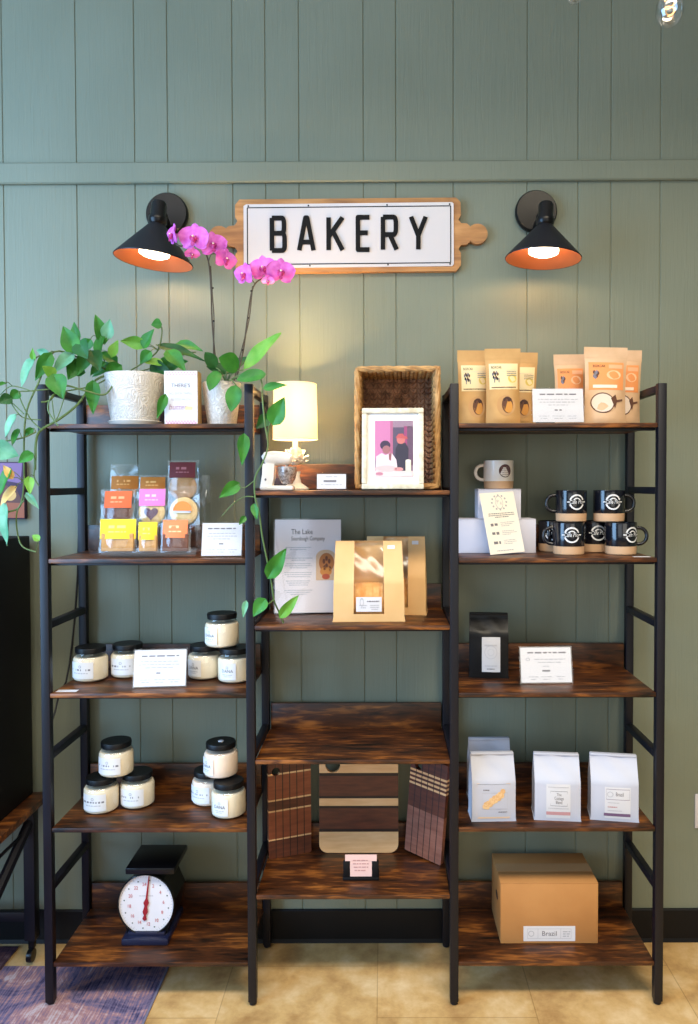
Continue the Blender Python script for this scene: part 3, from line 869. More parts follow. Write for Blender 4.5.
# ================================================================== box-bottom bags
def side_bag(t, w, h, d, mt, vslope=.62, topd=.012, fold=True, bulge=.006, seed=1, name='bag_body', pinch=.012, flare=.03, windows=None, wtop=1.0, nv=26):
    rr = random.Random(seed)
    ph = [rr.uniform(0, 6) for _ in range(4)]
    def dep(v):
        if v < vslope: return d*(1-.05*v)
        k = min(1, (v-vslope)/(.95-vslope)); return d*(1-.05*vslope)*(1-k)+topd*k
    def wid(v): return w*(1+flare*max(0, 1-v/.06))*(1-(1-wtop)*max(0, (v-.3)/.7))
    def front(u, v, o=0):
        x = u*wid(v)/2
        y = -dep(v)/2 - bulge*(1-u*u)*math.sin(min(1, v/.8)*PI)
        y += .0022*math.sin(v*17+u*5+ph[0])*(v > .5)*(1-u*u)*min(1, (v-.5)*4 if v > .5 else 0)
        return (x, y-o, v*h)
    def back(u, v):
        return (u*wid(v)/2, dep(v)/2 + bulge*.6*(1-u*u)*math.sin(min(1, v/.8)*PI), v*h)
    mb = MB().grid(lambda a, b: front(2*a-1, b), 14, nv, skip=windows)
    mb.grid(lambda a, b: back(2*a-1, b), 10, nv)
    for sd in (-1, 1):
        def side(a, b, sd=sd):
            f = Vector(front(sd, b)); k = Vector(back(sd, b)); p = f.lerp(k, a)
            p.x -= sd*(pinch*(.2+.8*b))*math.sin(a*PI)
            return p
        mb.grid(side, 6, nv)
    bl = [front(2*i/14-1, 0) for i in range(15)]; kl = [back(2*i/14-1, 0) for i in range(15)]
    mb.add(bl+kl, [(i, i+1, 16+i, 15+i) for i in range(14)])
    tl = [front(2*i/14-1, 1) for i in range(15)]; tk = [back(2*i/14-1, 1) for i in range(15)]
    mb.add(tl+tk, [(i, i+1, 16+i, 15+i) for i in range(14)])
    mb.build(name, mt, t)
    return front, back, wid, dep
MT['bag_white'] = mat('white_matte_bag', (186,187,198), rough=.5, bump=.15, bscale=16)
MT['bag_black'] = mat('black_foil_bag', (7,7,9), rough=.42, spec=.3, bump=.35, bscale=18)
MAU = ink('mauve_bar', (112,84,112)); PNK = ink('dusty_pink', (190,140,140)); PEA = ink('peach_bar', (224,190,156)); TAN = ink('tan_blob', (226,186,134))
def coffee_bag(label, px0, px1, py0, pyb, z, d, rot, deco, group, mt='bag_white', seed=1, name='coffee_bag', Yfix=None, vslope=.62):
    Yf = Yfix or YB(pyb, z)
    Y = Yf + d/2
    w = S(px1-px0, Yf)*.96; h = P(350, py0, Y-.005).z - z
    t = thing(name, label, 'coffee bag', (X((px0+px1)/2, Yf), Y, z+.0004), rot, group)
    front, back, wid, dep = side_bag(t, w, h, d, mt, seed=seed, vslope=vslope)
    # rolled top flap folded to the back
    MB().box((-w/2, -.009, h*.985), (w/2, .009, h*.985+.007), bevel=.003).build('folded_top', mt, t)
    if deco:
        pr = Print(lambda u, v, o: front(u, v, o))
        deco(pr); pr.build('printed_label', t)
    return t
def deco_a(pr):
    pr.frame(-.78, .74, .05, .6, .006, PEA, 1); pr.rect(-.72, .72, .052, .078, PEA, 1, 8)
    pr.rect(-.76, .76, .586, .59, 'ink_mid', 1, 8)
    pr.frame(-.55, .62, .2, .46, .007, 'ink_soft', 1, 6)
    for k in range(18):
        u = -.42+.048*k; pr.disc((u, .245+.012*k+.03*math.sin(k*2.3)), .12, .042, [TAN, ink('apricot', (216,168,112))][k % 2], 2, 9)
    pr.dashes(-.5, -.2, .5, .02, 'ink_mid', 2); pr.dashes(.2, .6, .155, .016, 'ink_mid', 2)
def deco_b(pr):
    pr.rect(-.5, .55, .05, .6, ink('off_white', (206,204,206)), 0, 10, 16)
    pr.frame(-.32, .42, .25, .49, .006, 'ink_mid', 1, 4)
    pr.text('The', .05, .435, .07, 'ink_mid', 1.9); pr.text('Cottage', .05, .375, .075, 'ink_mid', 1.7); pr.text('Blend', .05, .31, .075, 'ink_mid', 1.7)
    pr.rect(-.5, .55, .1, .155, PNK, 1, 8)
    pr.dashes(-.42, .48, .55, .014, 'ink_soft', 2, True); pr.dashes(-.42, .48, .21, .012, 'ink_soft', 2)
def deco_c(pr):
    pr.rect(-.42, .66, .05, .56, ink('off_white', (206,204,206)), 0, 10, 16)
    pr.frame(-.36, .62, .36, .53, .006, MAU, 1, 6)
    pr.ring((-.2, .445), .035, .045, 'ink_soft', 2, 14, 0, 2*PI, 3.0)
    pr.text('Brazil', .2, .45, .09, 'ink_mid', 1.7)
    pr.dashes(-.3, .2, .31, .013, 'ink_soft', 2); pr.dashes(-.3, .1, .24, .02, PNK, 2); pr.dashes(-.3, .3, .18, .012, 'ink_soft', 2)
    pr.rect(-.46, .66, .085, .135, MAU, 1, 8)
z = ZS[3]
GC = 'white coffee bags on one shelf'
coffee_bag('white coffee bag with orange sketch label, in front of a plain white one', 471, 517, 754, 822, z, .075, .03, deco_a, GC, seed=3)
coffee_bag('white coffee bag without visible label, mostly hidden behind another', 469, 512.5, 739.5, 822, z, .07, .03, None, GC, seed=5, Yfix=2.315)
coffee_bag('middle white coffee bag with dusty pink label bar', 536.5, 584, 755, 821.5, z, .085, -.10, deco_b, GC, seed=7)
coffee_bag('white coffee bag with purple label bar, nearest the outer post', 594.5, 643, 756, 822, z, .085, -.16, deco_c, GC, seed=11)
z = ZS[2]
def deco_k(pr):
    pr.rect(-.36, .58, .10, .66, ink('label_grey', (196,194,196)), 0, 10, 18)
    pr.ring((.1, .42), .10, .108, 'ink_soft', 1, 24, 0, 2*PI, 3.0); pr.ring((.1, .42), .05, .056, 'ink_soft', 1, 20, 0, 2*PI, 3.0)
    pr.dashes(-.22, .44, .53, .025, 'ink_soft', 2, True); pr.dashes(-.2, .4, .2, .018, 'ink_soft', 2, True); pr.dashes(-.1, .3, .15, .018, 'ink_mid', 2, True)
coffee_bag('glossy black coffee bag with pale square label', 470, 510.5, 614.5, 678.5, z, .072, -.10, deco_k, None, mt='bag_black', seed=13, vslope=.72)
card_sign('white card about coffee in clear stand beside the black coffee bag', 520.5, 574.5, 647, 683.5, z, 2.235, .2, .03, blend_print)

# ================================================================== cardboard box
MT['cardboard'] = mat('brown_cardboard', (188,132,74), rough=.75, col2=(178,122,66), nscale=8, bump=.08, bscale=60)
MT['tape'] = mat('packing_tape', (198,150,102), rough=.2)
z = ZS[4]
Yc = YB(944, z)
a = P(500.5, 944, Yc); b = P(598, 944, Yc); hc = P(550, 883, Yc).z - z; dc = .182
t = thing('cardboard_box', 'large brown cardboard box on the bottom shelf with a white label', 'box', ((a.x+b.x)/2, Yc+dc/2, z+.0003))
w = (b.x-a.x)/2
MB().box((-w, -dc/2, 0), (w, dc/2, hc-.003), bevel=.0015).build('box_body', 'cardboard', t)
MB().box((-w, -dc/2, hc-.0028), (w, -.0008, hc), bevel=.001).build('top_flap', 'cardboard', t)
MB().box((-w, .0008, hc-.0028), (w, dc/2, hc), bevel=.001).build('top_flap', 'cardboard', t)
MB().box((-w-.0006, -.024, hc+.0001), (w+.0006, .024, hc+.0006)).build('tape_strip', 'tape', t)
hh = MB().prism([(.02*math.cos(2*PI*k/16), .012*math.sin(2*PI*k/16)) for k in range(16)], -w-.001, -w-.0002).build('hand_hole', ink('cut_shadow', (74,52,36)), t)
hh.data.transform(Matrix(((0,1,0,0), (1,0,0,-.02), (0,0,1,hc*.6), (0,0,0,1))))
pr = Print(lambda u, v, o: (u, -dc/2-o, v))
u0, u1 = S(523-549.2, Yc), S(575.5-549.2, Yc); v0, v1 = S(944-941.5, Yc), S(944-926, Yc)
pr.rect(u0, u1, v0, v1, 'white', 0)
pr.frame(u0+.012, u1-.012, v0+.008, v1-.008, .0009, 'ink_soft', 1)
lw = u1-u0
for k in (.28, .72): pr.rect(u0+lw*k-.0005, u0+lw*k+.0005, v0+.008, v1-.008, 'ink_soft', 1)
pr.text('Brazil', (u0+u1)/2, (v0+v1)/2, .021, 'ink_mid', 1)
pr.ring((u0+lw*.15, (v0+v1)/2), .007, .009, 'ink_soft', 1, 14)
pr.para(u0+lw*.76, u0+lw*.93, v1-.017, 3, .007, .0035, center=False)
pr.build('shipping_label', t)

# ================================================================== candle jars
MT['wax'] = mat('cream_wax', (232,218,190), rough=.5)
MT['wax_pink'] = mat('blush_wax', (240,218,196), rough=.5)
MT['lid'] = mat('black_lid', (7,7,9), rough=.45, spec=.3)
MT['jar_label'] = mat('jar_label', (222,220,220), rough=.6)
def jar(label, x, y, z, rot, group, wax='wax', wide=False, dome=False, txt='DANA'):
    R, H = .0525, .103
    t = thing('candle_jar', label, 'jar', (x, y, z+.0003), rot, group)
    MB().lathe([(R*.8, .0), (R*.94, .003), (R, .012), (R, H*.66), (R*.95, H*.74), (R*.82, H*.79), (R*.8, H*.87)], n=32, cap=False).build('glass_jar', 'glass', t)
    MB().lathe([(.001, .003), (R*.85, .0035), (R*.95, .008), (R*.965, .014), (R*.965, H*.655), (R*.9, H*.715), (R*.5, H*.72), (.001, H*.72)], n=32).build('wax', wax, t)
    MB().lathe([(R*.82, H*.84), (R*.86, H*.845), (R*.87, H*.97), (R*.84, H), (.001, H)], n=32).build('lid', 'lid', t)
    if dome:
        MB().lathe([(.009, H), (.008, H+.0015), (.001, H+.002)], n=12).build('lid_sticker', 'white', t)
    f = cylmap(R+.0003)
    aw = .040 if wide else .027
    v0, v1 = .014, .064
    pr = Print(f)
    pr.rect(-aw, aw, v0, v1, 'jar_label', 0, 12)
    l = pr.build('paper_label', t)
    pr = Print(f)
    pr.ring((0, .051), .003, .0042, 'ink_mid', 1, 10)
    if wide:
        pr.dashes(-aw*.85, aw*.85, .041, .0055, 'ink_mid', 1, True)
        pr.dashes(-aw*.6, aw*.6, .031, .003, 'ink_soft', 1, True)
    else:
        pr.text(txt, 0, .040, .0135, 'ink', .95, layer=1)
        pr.dashes(-aw*.6, aw*.6, .029, .003, 'ink_soft', 1, True); pr.dashes(-aw*.4, aw*.4, .024, .002, 'ink_soft', 1, True)
    q = pr.build('lettering', l)
    return t
JH = .1035
z = ZS[2]; G3 = 'candle jars on the middle jar shelf'; G4 = 'candle jars on the lower jar shelf'
def JX(px, Y): return X(px, Y)
jar('black-lidded candle jar nearest the outer post and hanging cable', JX(88.7, 2.30), 2.30, z, -.25, G3, wide=True)
jar('black-lidded candle jar partly behind the middle shelf card stand', JX(126, 2.345), 2.345, z, -.1, G3, wide=True)
jar('candle jar at the back, under the jar topping the middle shelf trio', JX(203.5, 2.325), 2.325, z, -.5, G3)
jar('front candle jar pressed against the post, below the trio top jar', JX(233.5, 2.285), 2.285, z, -.25, G3)
jar('candle jar on top of the trio, just under the cookie packets shelf', JX(221, 2.30), 2.30, z+JH, -.6, G3)
z = ZS[3]
jar('low front candle jar nearest the outer post, in the trio above the kitchen scale', JX(98, 2.272), 2.272, z, -.15, G4, wide=True)
jar('low candle jar with wide label beside the empty middle of its shelf', JX(134.5, 2.308), 2.308, z, -.1, G4, wide=True)
jar('candle jar with plain lid topping the trio above the kitchen scale', JX(113.5, 2.29), 2.29, z+JH, -.2, G4, wide=True)
jar('back candle jar with blush wax beneath the stickered-lid jar', JX(206.5, 2.325), 2.325, z, -.5, G4, wax='wax_pink', wide=True)
jar('front candle jar near the inner post, square label, beneath the stickered-lid jar', JX(226.5, 2.238), 2.238, z, -.35, G4)
jar('candle jar with a white sticker on its lid, topping two others', JX(219, 2.28), 2.28, z+JH, -.75, G4, wax='wax_pink', dome=True)
z = ZS[2]
card_sign('white card in clear stand in front of the middle shelf jars', 130.5, 184.5, 651, 688.5, z, 2.20, .25, .10, card_print)
tagm = MB().box((-.03, -.011, 0), (.03, .011, .0008)).build('shelf_tag', 'white', None)
p_ = at(66.5, 691.6, z); tagm.location = (p_.x, p_.y+.006, z+.0003)
tag(tagm, 'small white paper tag on the jar shelf corner', 'tag', 'shelf tags')

# ================================================================== kitchen scale
z = ZS[4]
Yk = YB(946, z)
cx = 146.5
t = thing('kitchen_scale', 'black mechanical kitchen scale with a white dial and red needle', 'scale', (-240*(Yk+.028)/747, Yk+.09, z+.0003))
tl = Vector(t.location)
MT['scale_navy'] = mat('navy_enamel', (22,26,52), rough=.3, bump=.4, bscale=50)
MT['dial_white'] = mat('dial_white', (226,222,224), rough=.45)
MT['red'] = mat('needle_red', (150,22,34), rough=.5)
zp0 = P(121, 874, Yk+.0).z-tl.z; zp1 = P(121, 867.5, Yk).z-tl.z
dz = (P(143, 904.5, Yk+.02).z)-tl.z
rx, rz = S(28.3, Yk+.02), S(31, Yk+.02)
bw = S(24, Yk)
MB().box((-bw, -.09, 0), (bw, .09, .022), bevel=.006).box((-bw*.8, -.075, .02), (bw*.8, .08, .034), bevel=.005).build('base', 'scale_navy', t)
body = [(-bw*.85, .02), (bw*.85, .02), (rx*.9, dz-rz*.3), (rx*.95, dz), (rx*.6, dz+rz*.75), (rx*.35, dz+rz*.95), (-rx*.35, dz+rz*.95), (-rx*.6, dz+rz*.75), (-rx*.95, dz), (-rx*.9, dz-rz*.3)]
MB().prism(body, -.062, .07).build('housing', 'black_gloss', t)
sxp = X(146.8, Yk)-tl.x
MB().box((sxp-.012, -.02, dz+rz*.9), (sxp+.012, .02, zp0+.002)).build('platform_stem', 'black', t)
p0 = X(121.5, Yk)-tl.x; p1 = X(171.5, Yk)-tl.x
MB().box((p0, -.095, zp0), (p1, .055, zp1), bevel=.004).build('platform', 'black_gloss', t)
mb = MB(); ci = 40
RXm = Matrix.Rotation(PI/2, 4, 'X')
Md = Matrix.Translation((0, -.062, dz)) @ Matrix.Diagonal((1, 1, rz/rx, 1)) @ RXm
MB().lathe([(rx*1.03, 0), (rx*1.03, .010), (rx*.99, .013), (rx*.975, .009)], n=44, M=Md, cap=False).build('bezel', 'black_gloss', t)
dl = MB().lathe([(rx*1.0, .006), (.001, .0061)], n=44, M=Md).build('dial', 'dial_white', t)
pr = Print(lambda u, v, o: (u, -.062-.0062-o, dz+v*rz/rx))
for k in range(60):
    a0 = 2*PI*k/60
    r1 = rx*(.90 if k % 5 else .86)
    seg2(pr, (r1*math.sin(a0), r1*math.cos(a0)), (rx*.94*math.sin(a0), rx*.94*math.cos(a0)), .0008, 'ink_soft')
for k in range(1, 13):
    a0 = 2*PI*k/12-.1
    pr.text(str(k*2), rx*.62*math.sin(a0), rx*.66*math.cos(a0), .014, ink('dial_red', (196,88,96)), .9)
for k in range(12):
    a0 = 2*PI*k/12+.16
    pr.disc((rx*.8*math.sin(a0), rx*.8*math.cos(a0)), .0022, .0022, ink('dial_green', (86,104,96)), 1, 8)
pr.para(-rx*.4, rx*.4, rx*.28, 1, .01, .002); pr.dashes(-rx*.28, rx*.28, -rx*.9, .004, 'ink_mid', 2, True)
pr.build('dial_numbers', dl)
na = math.radians(7)
def rotp(u, v): return (u*math.cos(na)+v*math.sin(na), -u*math.sin(na)+v*math.cos(na))
nd = MB()
ndl = [(-.0013, rx*.95), (.0013, rx*.95), (.003, rx*.2), (.0085, rx*.06), (.004, -.004), (.008, -.02), (.003, -.03), (.0065, -.04), (0, -.046), (-.0065, -.04), (-.003, -.03), (-.008, -.02), (-.004, -.004), (-.0085, rx*.06), (-.003, rx*.2)]
nd.prism([(rotp(u, v)[0]-.0, dz+rotp(u, v)[1]*rz/rx) for u, v in ndl], -.0725, -.0705)
nd.build('needle', 'red', t)
# ================================================================== middle bay, top: lamp, mixer, card, basket, framed photo
z = ZM[0]
MT['shade'] = None
def shade_material():
    m, N, L = newmat('linen_shade')
    b = N['Principled BSDF']; out = N['Material Output']
    b.inputs['Base Color'].default_value = rgb(250, 240, 215); b.inputs['Roughness'].default_value = .9
    tr = N.new('ShaderNodeBsdfTranslucent'); tr.inputs[0].default_value = rgb(255, 247, 228)
    mx = N.new('ShaderNodeMixShader'); mx.inputs[0].default_value = .72
    L.new(b.outputs[0], mx.inputs[1]); L.new(tr.outputs[0], mx.inputs[2])
    L.new(mx.outputs[0], out.inputs['Surface'])
    return m
MT['shade'] = shade_material()
MT['shell_white'] = mat('shell_white', (244,236,222), rough=.4)
Yl = 2.30
lx = X(295.5, Yl)
t = thing('table_lamp', 'lit table lamp with white drum shade and shell-like flower base', 'lamp', (lx, Yl, z+.0004))
zs0 = P(296, 440, Yl).z-z; zs1 = P(296, 384, Yl).z-z
rs = S(22.3, Yl); rs1 = S(21.3, Yl)
MB().lathe([(rs, zs0), (rs, zs0+.003), (rs1, zs1), (rs1-.0015, zs1), (rs-.0015, zs0+.002), (rs-.0015, zs0)], n=40, cap=False).build('lamp_shade', 'shade', t)
mb = MB()
for zz, r_ in ((zs0+.002, rs), (zs1-.002, rs1)):
    mb.tube([(r_*math.cos(2*PI*k/36), r_*math.sin(2*PI*k/36), zz) for k in range(36)], .0014, n=6, closed=True)
mb.build('shade_trim', 'shell_white', t)
zf0 = zs0*.62
st_ = MB().lathe([(.001, 0), (.040, .0), (.042, .005), (.030, .014), (.018, .022), (.013, zf0*.45), (.016, zf0*.6)], n=24)
st_.build('lamp_base', 'shell_white', t)
mb = MB()
rr = random.Random(3)
mb.ball((0, 0, zf0), (.022, .022, .020))
for ring_, (n_, el, L_) in enumerate(((9, -.35, .04), (9, .05, .042), (8, .5, .04), (5, .95, .036))):
    for k in range(n_):
        a0 = 2*PI*(k+.5*(ring_ % 2))/n_ + rr.uniform(-.1, .1)
        Mp = Matrix.Translation((0, 0, zf0)) @ Matrix.Rotation(a0, 4, 'Z') @ Matrix.Rotation(-el, 4, 'Y')
        pts = []
        for i in range(6):
            for j in range(5):
                s_ = i/5; u = j/4*2-1
                wd = .0125*math.sin(PI*min(1, .18+.82*s_*.9))**.7
                pts.append((.012+(L_-.012)*s_, u*wd, .004*s_*s_*3-(u*u)*.004))
        mb.add(pts, [(i*5+j, i*5+j+1, i*5+j+6, i*5+j+5) for i in range(5) for j in range(4)], 0, True, Mp)
mb.build('flower_ornament', 'shell_white', t)
MB().lathe([(.008, zf0+.02), (.008, zs0+.03), (.012, zs0+.032), (.012, zs0+.06)], n=14).build('lamp_neck', 'shell_white', t)
MT['lamp_bulb'] = mat('warm_bulb', (255,235,200), emit=(255,214,150), estr=12)
MB().ball((0, 0, zs0+.085), (.024, .024, .03)).build('bulb', 'lamp_bulb', t)
mb = MB()
for k in range(3):
    a0 = 2*PI*k/3; mb.tube([(.011*math.cos(a0), .011*math.sin(a0), zs0+.05), (rs*.98*math.cos(a0), rs*.98*math.sin(a0), zs0+.003)], .001, n=5)
mb.build('shade_spider', 'shell_white', t)
ld = bpy.data.lights.new('lamp_light', 'POINT'); ld.energy = 34; ld.color = (1, .66, .32); ld.shadow_soft_size = .034
lo = bpy.data.objects.new('lamp_light', ld); C.objects.link(lo); lo.parent = t; lo.location = (0, 0, zs0+.088)

# small white ceramic stand mixer figurine
Ym = 2.19
mx_ = X(277, Ym); s1 = S(1, Ym)
t = thing('mixer_figurine', 'miniature white stand mixer figurine with patterned bowl before the lit lamp', 'figurine', (mx_, Ym+.03, z+.0004))
MT['ceramic'] = mat('white_ceramic', (240,236,232), rough=.18, coat=.3)
MB().box((-18*s1, -.026, 0), (16*s1, .026, 5*s1), bevel=.006).build('mixer_base', 'ceramic', t)
prf = [(-17.5*s1, 4*s1), (-6*s1, 4*s1), (-4*s1, 12*s1), (-3*s1, 27*s1), (-15*s1, 27*s1), (-15.5*s1, 16*s1)]
MB().prism(prf, -.02, .02).build('column', 'ceramic', t)
hd = MB()
hd.tube([(-15*s1, 0, 31*s1), (-13*s1, 0, 32*s1), (-5*s1, 0, 32.5*s1), (6*s1, 0, 32*s1), (12*s1, 0, 31*s1), (14*s1, 0, 30.5*s1)], [.013, .0205, .022, .020, .016, .008], n=16)
hd.build('motor_head', 'ceramic', t)
MB().tube([(-15.8*s1, 0, 28*s1), (12.6*s1, 0, 28*s1)], .0016, n=6, flat=1).build('seam_line', ink('seam_grey', (150,146,150)), t) if False else None
MT['bowl'] = mat('patterned_bowl', (196,188,184), rough=.2, metal=.3, col2=(96,74,64), nscale=160)
MB().lathe([(.001, 6*s1), (5*s1, 6.3*s1), (8*s1, 11*s1), (9.5*s1, 17*s1), (9.8*s1, 24*s1), (9.2*s1, 24*s1), (8*s1, 12*s1), (.001, 9*s1)], n=24, M=Matrix.Translation((9*s1, 0, 0))).build('mixing_bowl', 'bowl', t)
MB().tube([(8*s1, 0, 28*s1), (8*s1, 0, 23*s1)], .004, n=8).build('beater_shaft', 'ceramic', t)
o = MB().ball((-12*s1, -.0205, 11*s1), (.003, .0015, .004), n=8, m=6).build('speed_knob', ink('knob_grey', (120,118,122)), t)

# small card in white block holder
Yq = 2.185
def tiny_print(pr):
    pr.dashes(-.3, .3, .52, .14, 'ink_mid', 2, True, .9); pr.dashes(-.36, .36, .28, .06, 'ink_soft', 2, True); pr.dashes(-.2, .2, .82, .07, 'ink_soft', 2, True)
card_sign('small white card standing between the lit lamp and the wicker basket', 315.5, 347.3, 473, 490.5, z, Yq, .16, 0, tiny_print, clear=True)

# wicker basket on its side, opening to the front
MT['wicker'] = mat('seagrass', (206,160,100), rough=.75, col2=(160,114,66), nscale=40)
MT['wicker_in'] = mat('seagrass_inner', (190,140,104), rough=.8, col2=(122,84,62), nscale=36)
Ybk = 2.225
x0, x1 = X(355.5, Ybk), X(439.5, Ybk)
hb = P(395, 367, Ybk).z - z
W2 = (x1-x0)/2; D = .175
bk = thing('wicker_basket', 'braided wicker basket standing on its side behind the framed photo', 'basket', ((x0+x1)/2, Ybk, z+.0032), -.02)
def braid(mb, o, du, dv, nrm, lu, lv, pu=.024, pv=.0165, r=.0075):
    nu = max(1, int(lu/pu)); nvv = max(1, int(lv/pv))
    o, du, dv, nrm = map(Vector, (o, du, dv, nrm))
    for i in range(nu):
        for j in range(nvv):
            c = o + du*((i+.5)*lu/nu) + dv*((j+.5)*lv/nvv)
            for sgn in (-1, 1):
                d1 = (du*.55*sgn + dv*.85).normalized()
                cc = c + du*(sgn*lu/nu*.24)
                M_ = Matrix((tuple(d1)+(0,), tuple(nrm.cross(d1))+(0,), tuple(nrm)+(0,), (0,0,0,1))).transposed()
                M_.translation = cc
                vs = []; n_, m_ = 6, 4
                mb.ball((0,0,0), (.0115, .0058, r), n=6, m=4, M=M_)
th = .012
fl = .006
mb = MB().box((-W2+.008, D-th, .006), (W2-.008, D, hb-.006), bevel=.003)
braid(mb, (-W2+th, D-th, th), (1,0,0), (0,0,1), (0,-1,0), 2*W2-2*th, hb-2*th)
mb.build('woven_bottom', 'wicker_in', bk)
for nm, sx in (('l', -1), ('r', 1)):
    mb = MB().box((min(sx*W2, sx*(W2-th)), .004, .003), (max(sx*W2, sx*(W2-th)), D, hb-.003), bevel=.003)
    braid(mb, (sx*(W2-th), .006, th), (0,1,0), (0,0,1), (-sx,0,0), D-.02, hb-2*th)
    braid(mb, (sx*W2, .006, th), (0,1,0), (0,0,1), (sx,0,0), D-.02, hb-2*th, r=.004)
    mb.build('woven_side', 'wicker', bk)
for zz, sg_ in ((0.0, 1), (hb, -1)):
    za, zb2 = (0.002, th) if sg_ > 0 else (hb-th, hb-.002)
    mb = MB().box((-W2+.004, .004, za), (W2-.004, D, zb2), bevel=.003)
    braid(mb, (-W2+th, .006, zb2 if sg_ > 0 else za), (1,0,0), (0,1,0), (0,0,sg_), 2*W2-2*th, D-.02)
    mb.build('woven_side', 'wicker', bk)
mb = MB()
rim = []
cr = [(-W2+.006, .008), (W2-.006, .008), (W2-.006, hb-.008), (-W2+.006, hb-.008)]
for i in range(4):
    a_, b_ = Vector(cr[i]), Vector(cr[(i+1) % 4])
    for k in range(14): q_ = a_.lerp(b_, k/14); rim.append(q_)
for ph in (0, 2*PI/3, 4*PI/3):
    pts = []
    for i, q_ in enumerate(rim):
        for h2 in (0, .5):
            q2_ = rim[(i+1) % len(rim)]; q3 = q_.lerp(q2_, h2)
            a0 = (i+h2)*.9+ph
            pts.append((q3[0]+.0038*math.cos(a0), .003+.004*math.sin(a0), q3[1]+.0038*math.cos(a0)))
    mb.tube(pts, .0056, n=6, closed=True)
mb.build('braided_rim', 'wicker', bk)

# framed photo
MT['frame_cream'] = mat('distressed_cream', (226,218,196), rough=.55, col2=(196,184,158), nscale=60)
MT['photo_gloss'] = mat('mat_board', (244,242,240), rough=.4)
Yp = 2.165
wf = S(62, Yp); hf = S(424 and 81.5, Yp)/math.cos(.12)
t = thing('framed_photo', 'cream framed photo of two people leaning in front of the wicker basket', 'picture frame', (X(392.8, Yp), Yp, z+.0026), -.03, None, .12)
fwid = .0155
for a_, b_ in (((-wf/2, 0), (wf/2, fwid)), ((-wf/2, hf-fwid), (wf/2, hf)), ((-wf/2, fwid), (-wf/2+fwid, hf-fwid)), ((wf/2-fwid, fwid), (wf/2, hf-fwid))):
    MB().box((a_[0], -.014, a_[1]), (b_[0], 0, b_[1]), bevel=.003).build('frame_bar', 'frame_cream', t)
MB().box((-wf/2+fwid*.6, -.006, fwid*.6), (wf/2-fwid*.6, -.001, hf-fwid*.6)).build('mat_board', 'photo_gloss', t)
MB().box((-wf/2+.01, .0, .01), (wf/2-.01, .003, hf-.01)).build('backing', 'ink', t)
pu0, pu1 = -wf*.29, wf*.33; pv0, pv1 = hf*.155, hf*.845
pr = Print(lambda u, v, o: (pu0+(pu1-pu0)*u, -.006-o, pv0+(pv1-pv0)*v))
K = lambda *c: ink('photo_tint', c)
pr.rect(0, 1, 0, 1, K(150,128,146), 0)
pr.rect(0, .44, .3, 1, K(206,128,172), 1); pr.rect(.40, .47, .25, 1, K(182,106,140), 2)
pr.rect(.47, 1, .88, 1, K(158,130,148), 1); pr.rect(.47, .76, .2, .88, K(92,82,104), 1); pr.rect(.76, .84, .2, .9, K(160,74,120), 2); pr.rect(.84, 1, .2, .9, K(108,82,104), 1)
pr.poly([(.52,.1), (.86,.1), (.88,.5), (.80,.6), (.62,.6), (.54,.5)], K(58,54,70), 3)
pr.disc((.68,.655), .11, .075, K(206,120,116), 4); pr.poly([(.54,.69), (.86,.67), (.84,.71), (.77,.725), (.73,.765), (.62,.765), (.57,.72)], K(196,92,94), 5)
pr.disc((.27,.56), .135, .085, K(70,56,80), 3); pr.disc((.30,.48), .105, .075, K(168,112,116), 4)
pr.poly([(.02,.08), (.6,.08), (.56,.3), (.44,.42), (.34,.40), (.28,.38), (.18,.42), (.04,.36)], K(236,212,220), 5)
pr.poly([(.36,.4), (.44,.42), (.42,.28), (.37,.3)], K(150,96,100), 6)
pr.rect(0, 1, 0, .1, K(232,206,204), 6); pr.disc((.3,.14), .3, .06, K(240,190,190), 7)
pr.rect(.80, .94, .08, .28, K(240,226,200), 7); pr.disc((.87,.28), .07, .025, K(250,240,220), 8)
pr.disc((.62,.13), .12, .035, K(214,150,150), 7); pr.disc((.12,.05), .1, .03, K(190,120,140), 8)
pr.build('photo_print', t)
MB().box((-wf/2+fwid*.8, -.0096, fwid*.8), (wf/2-fwid*.8, -.0092, hf-fwid*.8)).build('glass_pane', 'clear', t)

# ================================================================== middle bay, second shelf: poster and bread bags
z = ZM[1]
MT['poster'] = mat('poster_paper', (222,212,212), rough=.5)
def poster_print(pr):
    ptext(pr, 'The Lake', -.09, .868, .078, 'ink', .8); ptext(pr, 'Sourdough Company', .0, .795, .064, 'ink', .66)
    for k, (v, n_) in enumerate(((.70, 2), (.585, 2), (.525, 3), (.43, 3), (.34, 3), (.24, 3))):
        pr.para(-.36, .07, v, n_, .022, .011, 'ink_soft')
    n_ = 14
    pts = [(.12, .345), (.42, .345), (.42, .60)] + [(.27+.15*math.cos(PI*k/n_), .60+.075*math.sin(PI*k/n_)) for k in range(1, n_)] + [(.12, .60)]
    pr.poly(pts, ink('photo_beige', (206,172,140)), 1)
    pr.disc((.28, .535), .115, .105, ink('crust', (170,104,54)), 2)
    for a_, b_ in ((-.04, .55), (.0, .5), (.04, .55), (-.03, .48), (.05, .47), (.0, .58)):
        pr.disc((.28+a_, b_), .022, .028, ink('crust_dark', (104,58,34)), 3, 10)
    pr.disc((.27, .44), .09, .05, ink('loaf_gold', (204,132,62)), 3); pr.disc((.27, .385), .06, .03, ink('jam', (184,84,54)), 4)
card_sign('bakery poster in clear stand, grey paper with pretzel photo, behind trailing vine', 273, 342, 519.5, 615, z, 2.335, .09, .06, poster_print, cardcol='poster', name='poster_stand')
MT['paper_bag'] = mat('bread_bag_paper', (230,186,128), rough=.6, col2=(222,176,116), nscale=10, bump=.25, bscale=14)
MT['bread'] = mat('bread_crust', (222,150,70), rough=.7, col2=(238,188,116), nscale=45, bump=.4, bscale=60)
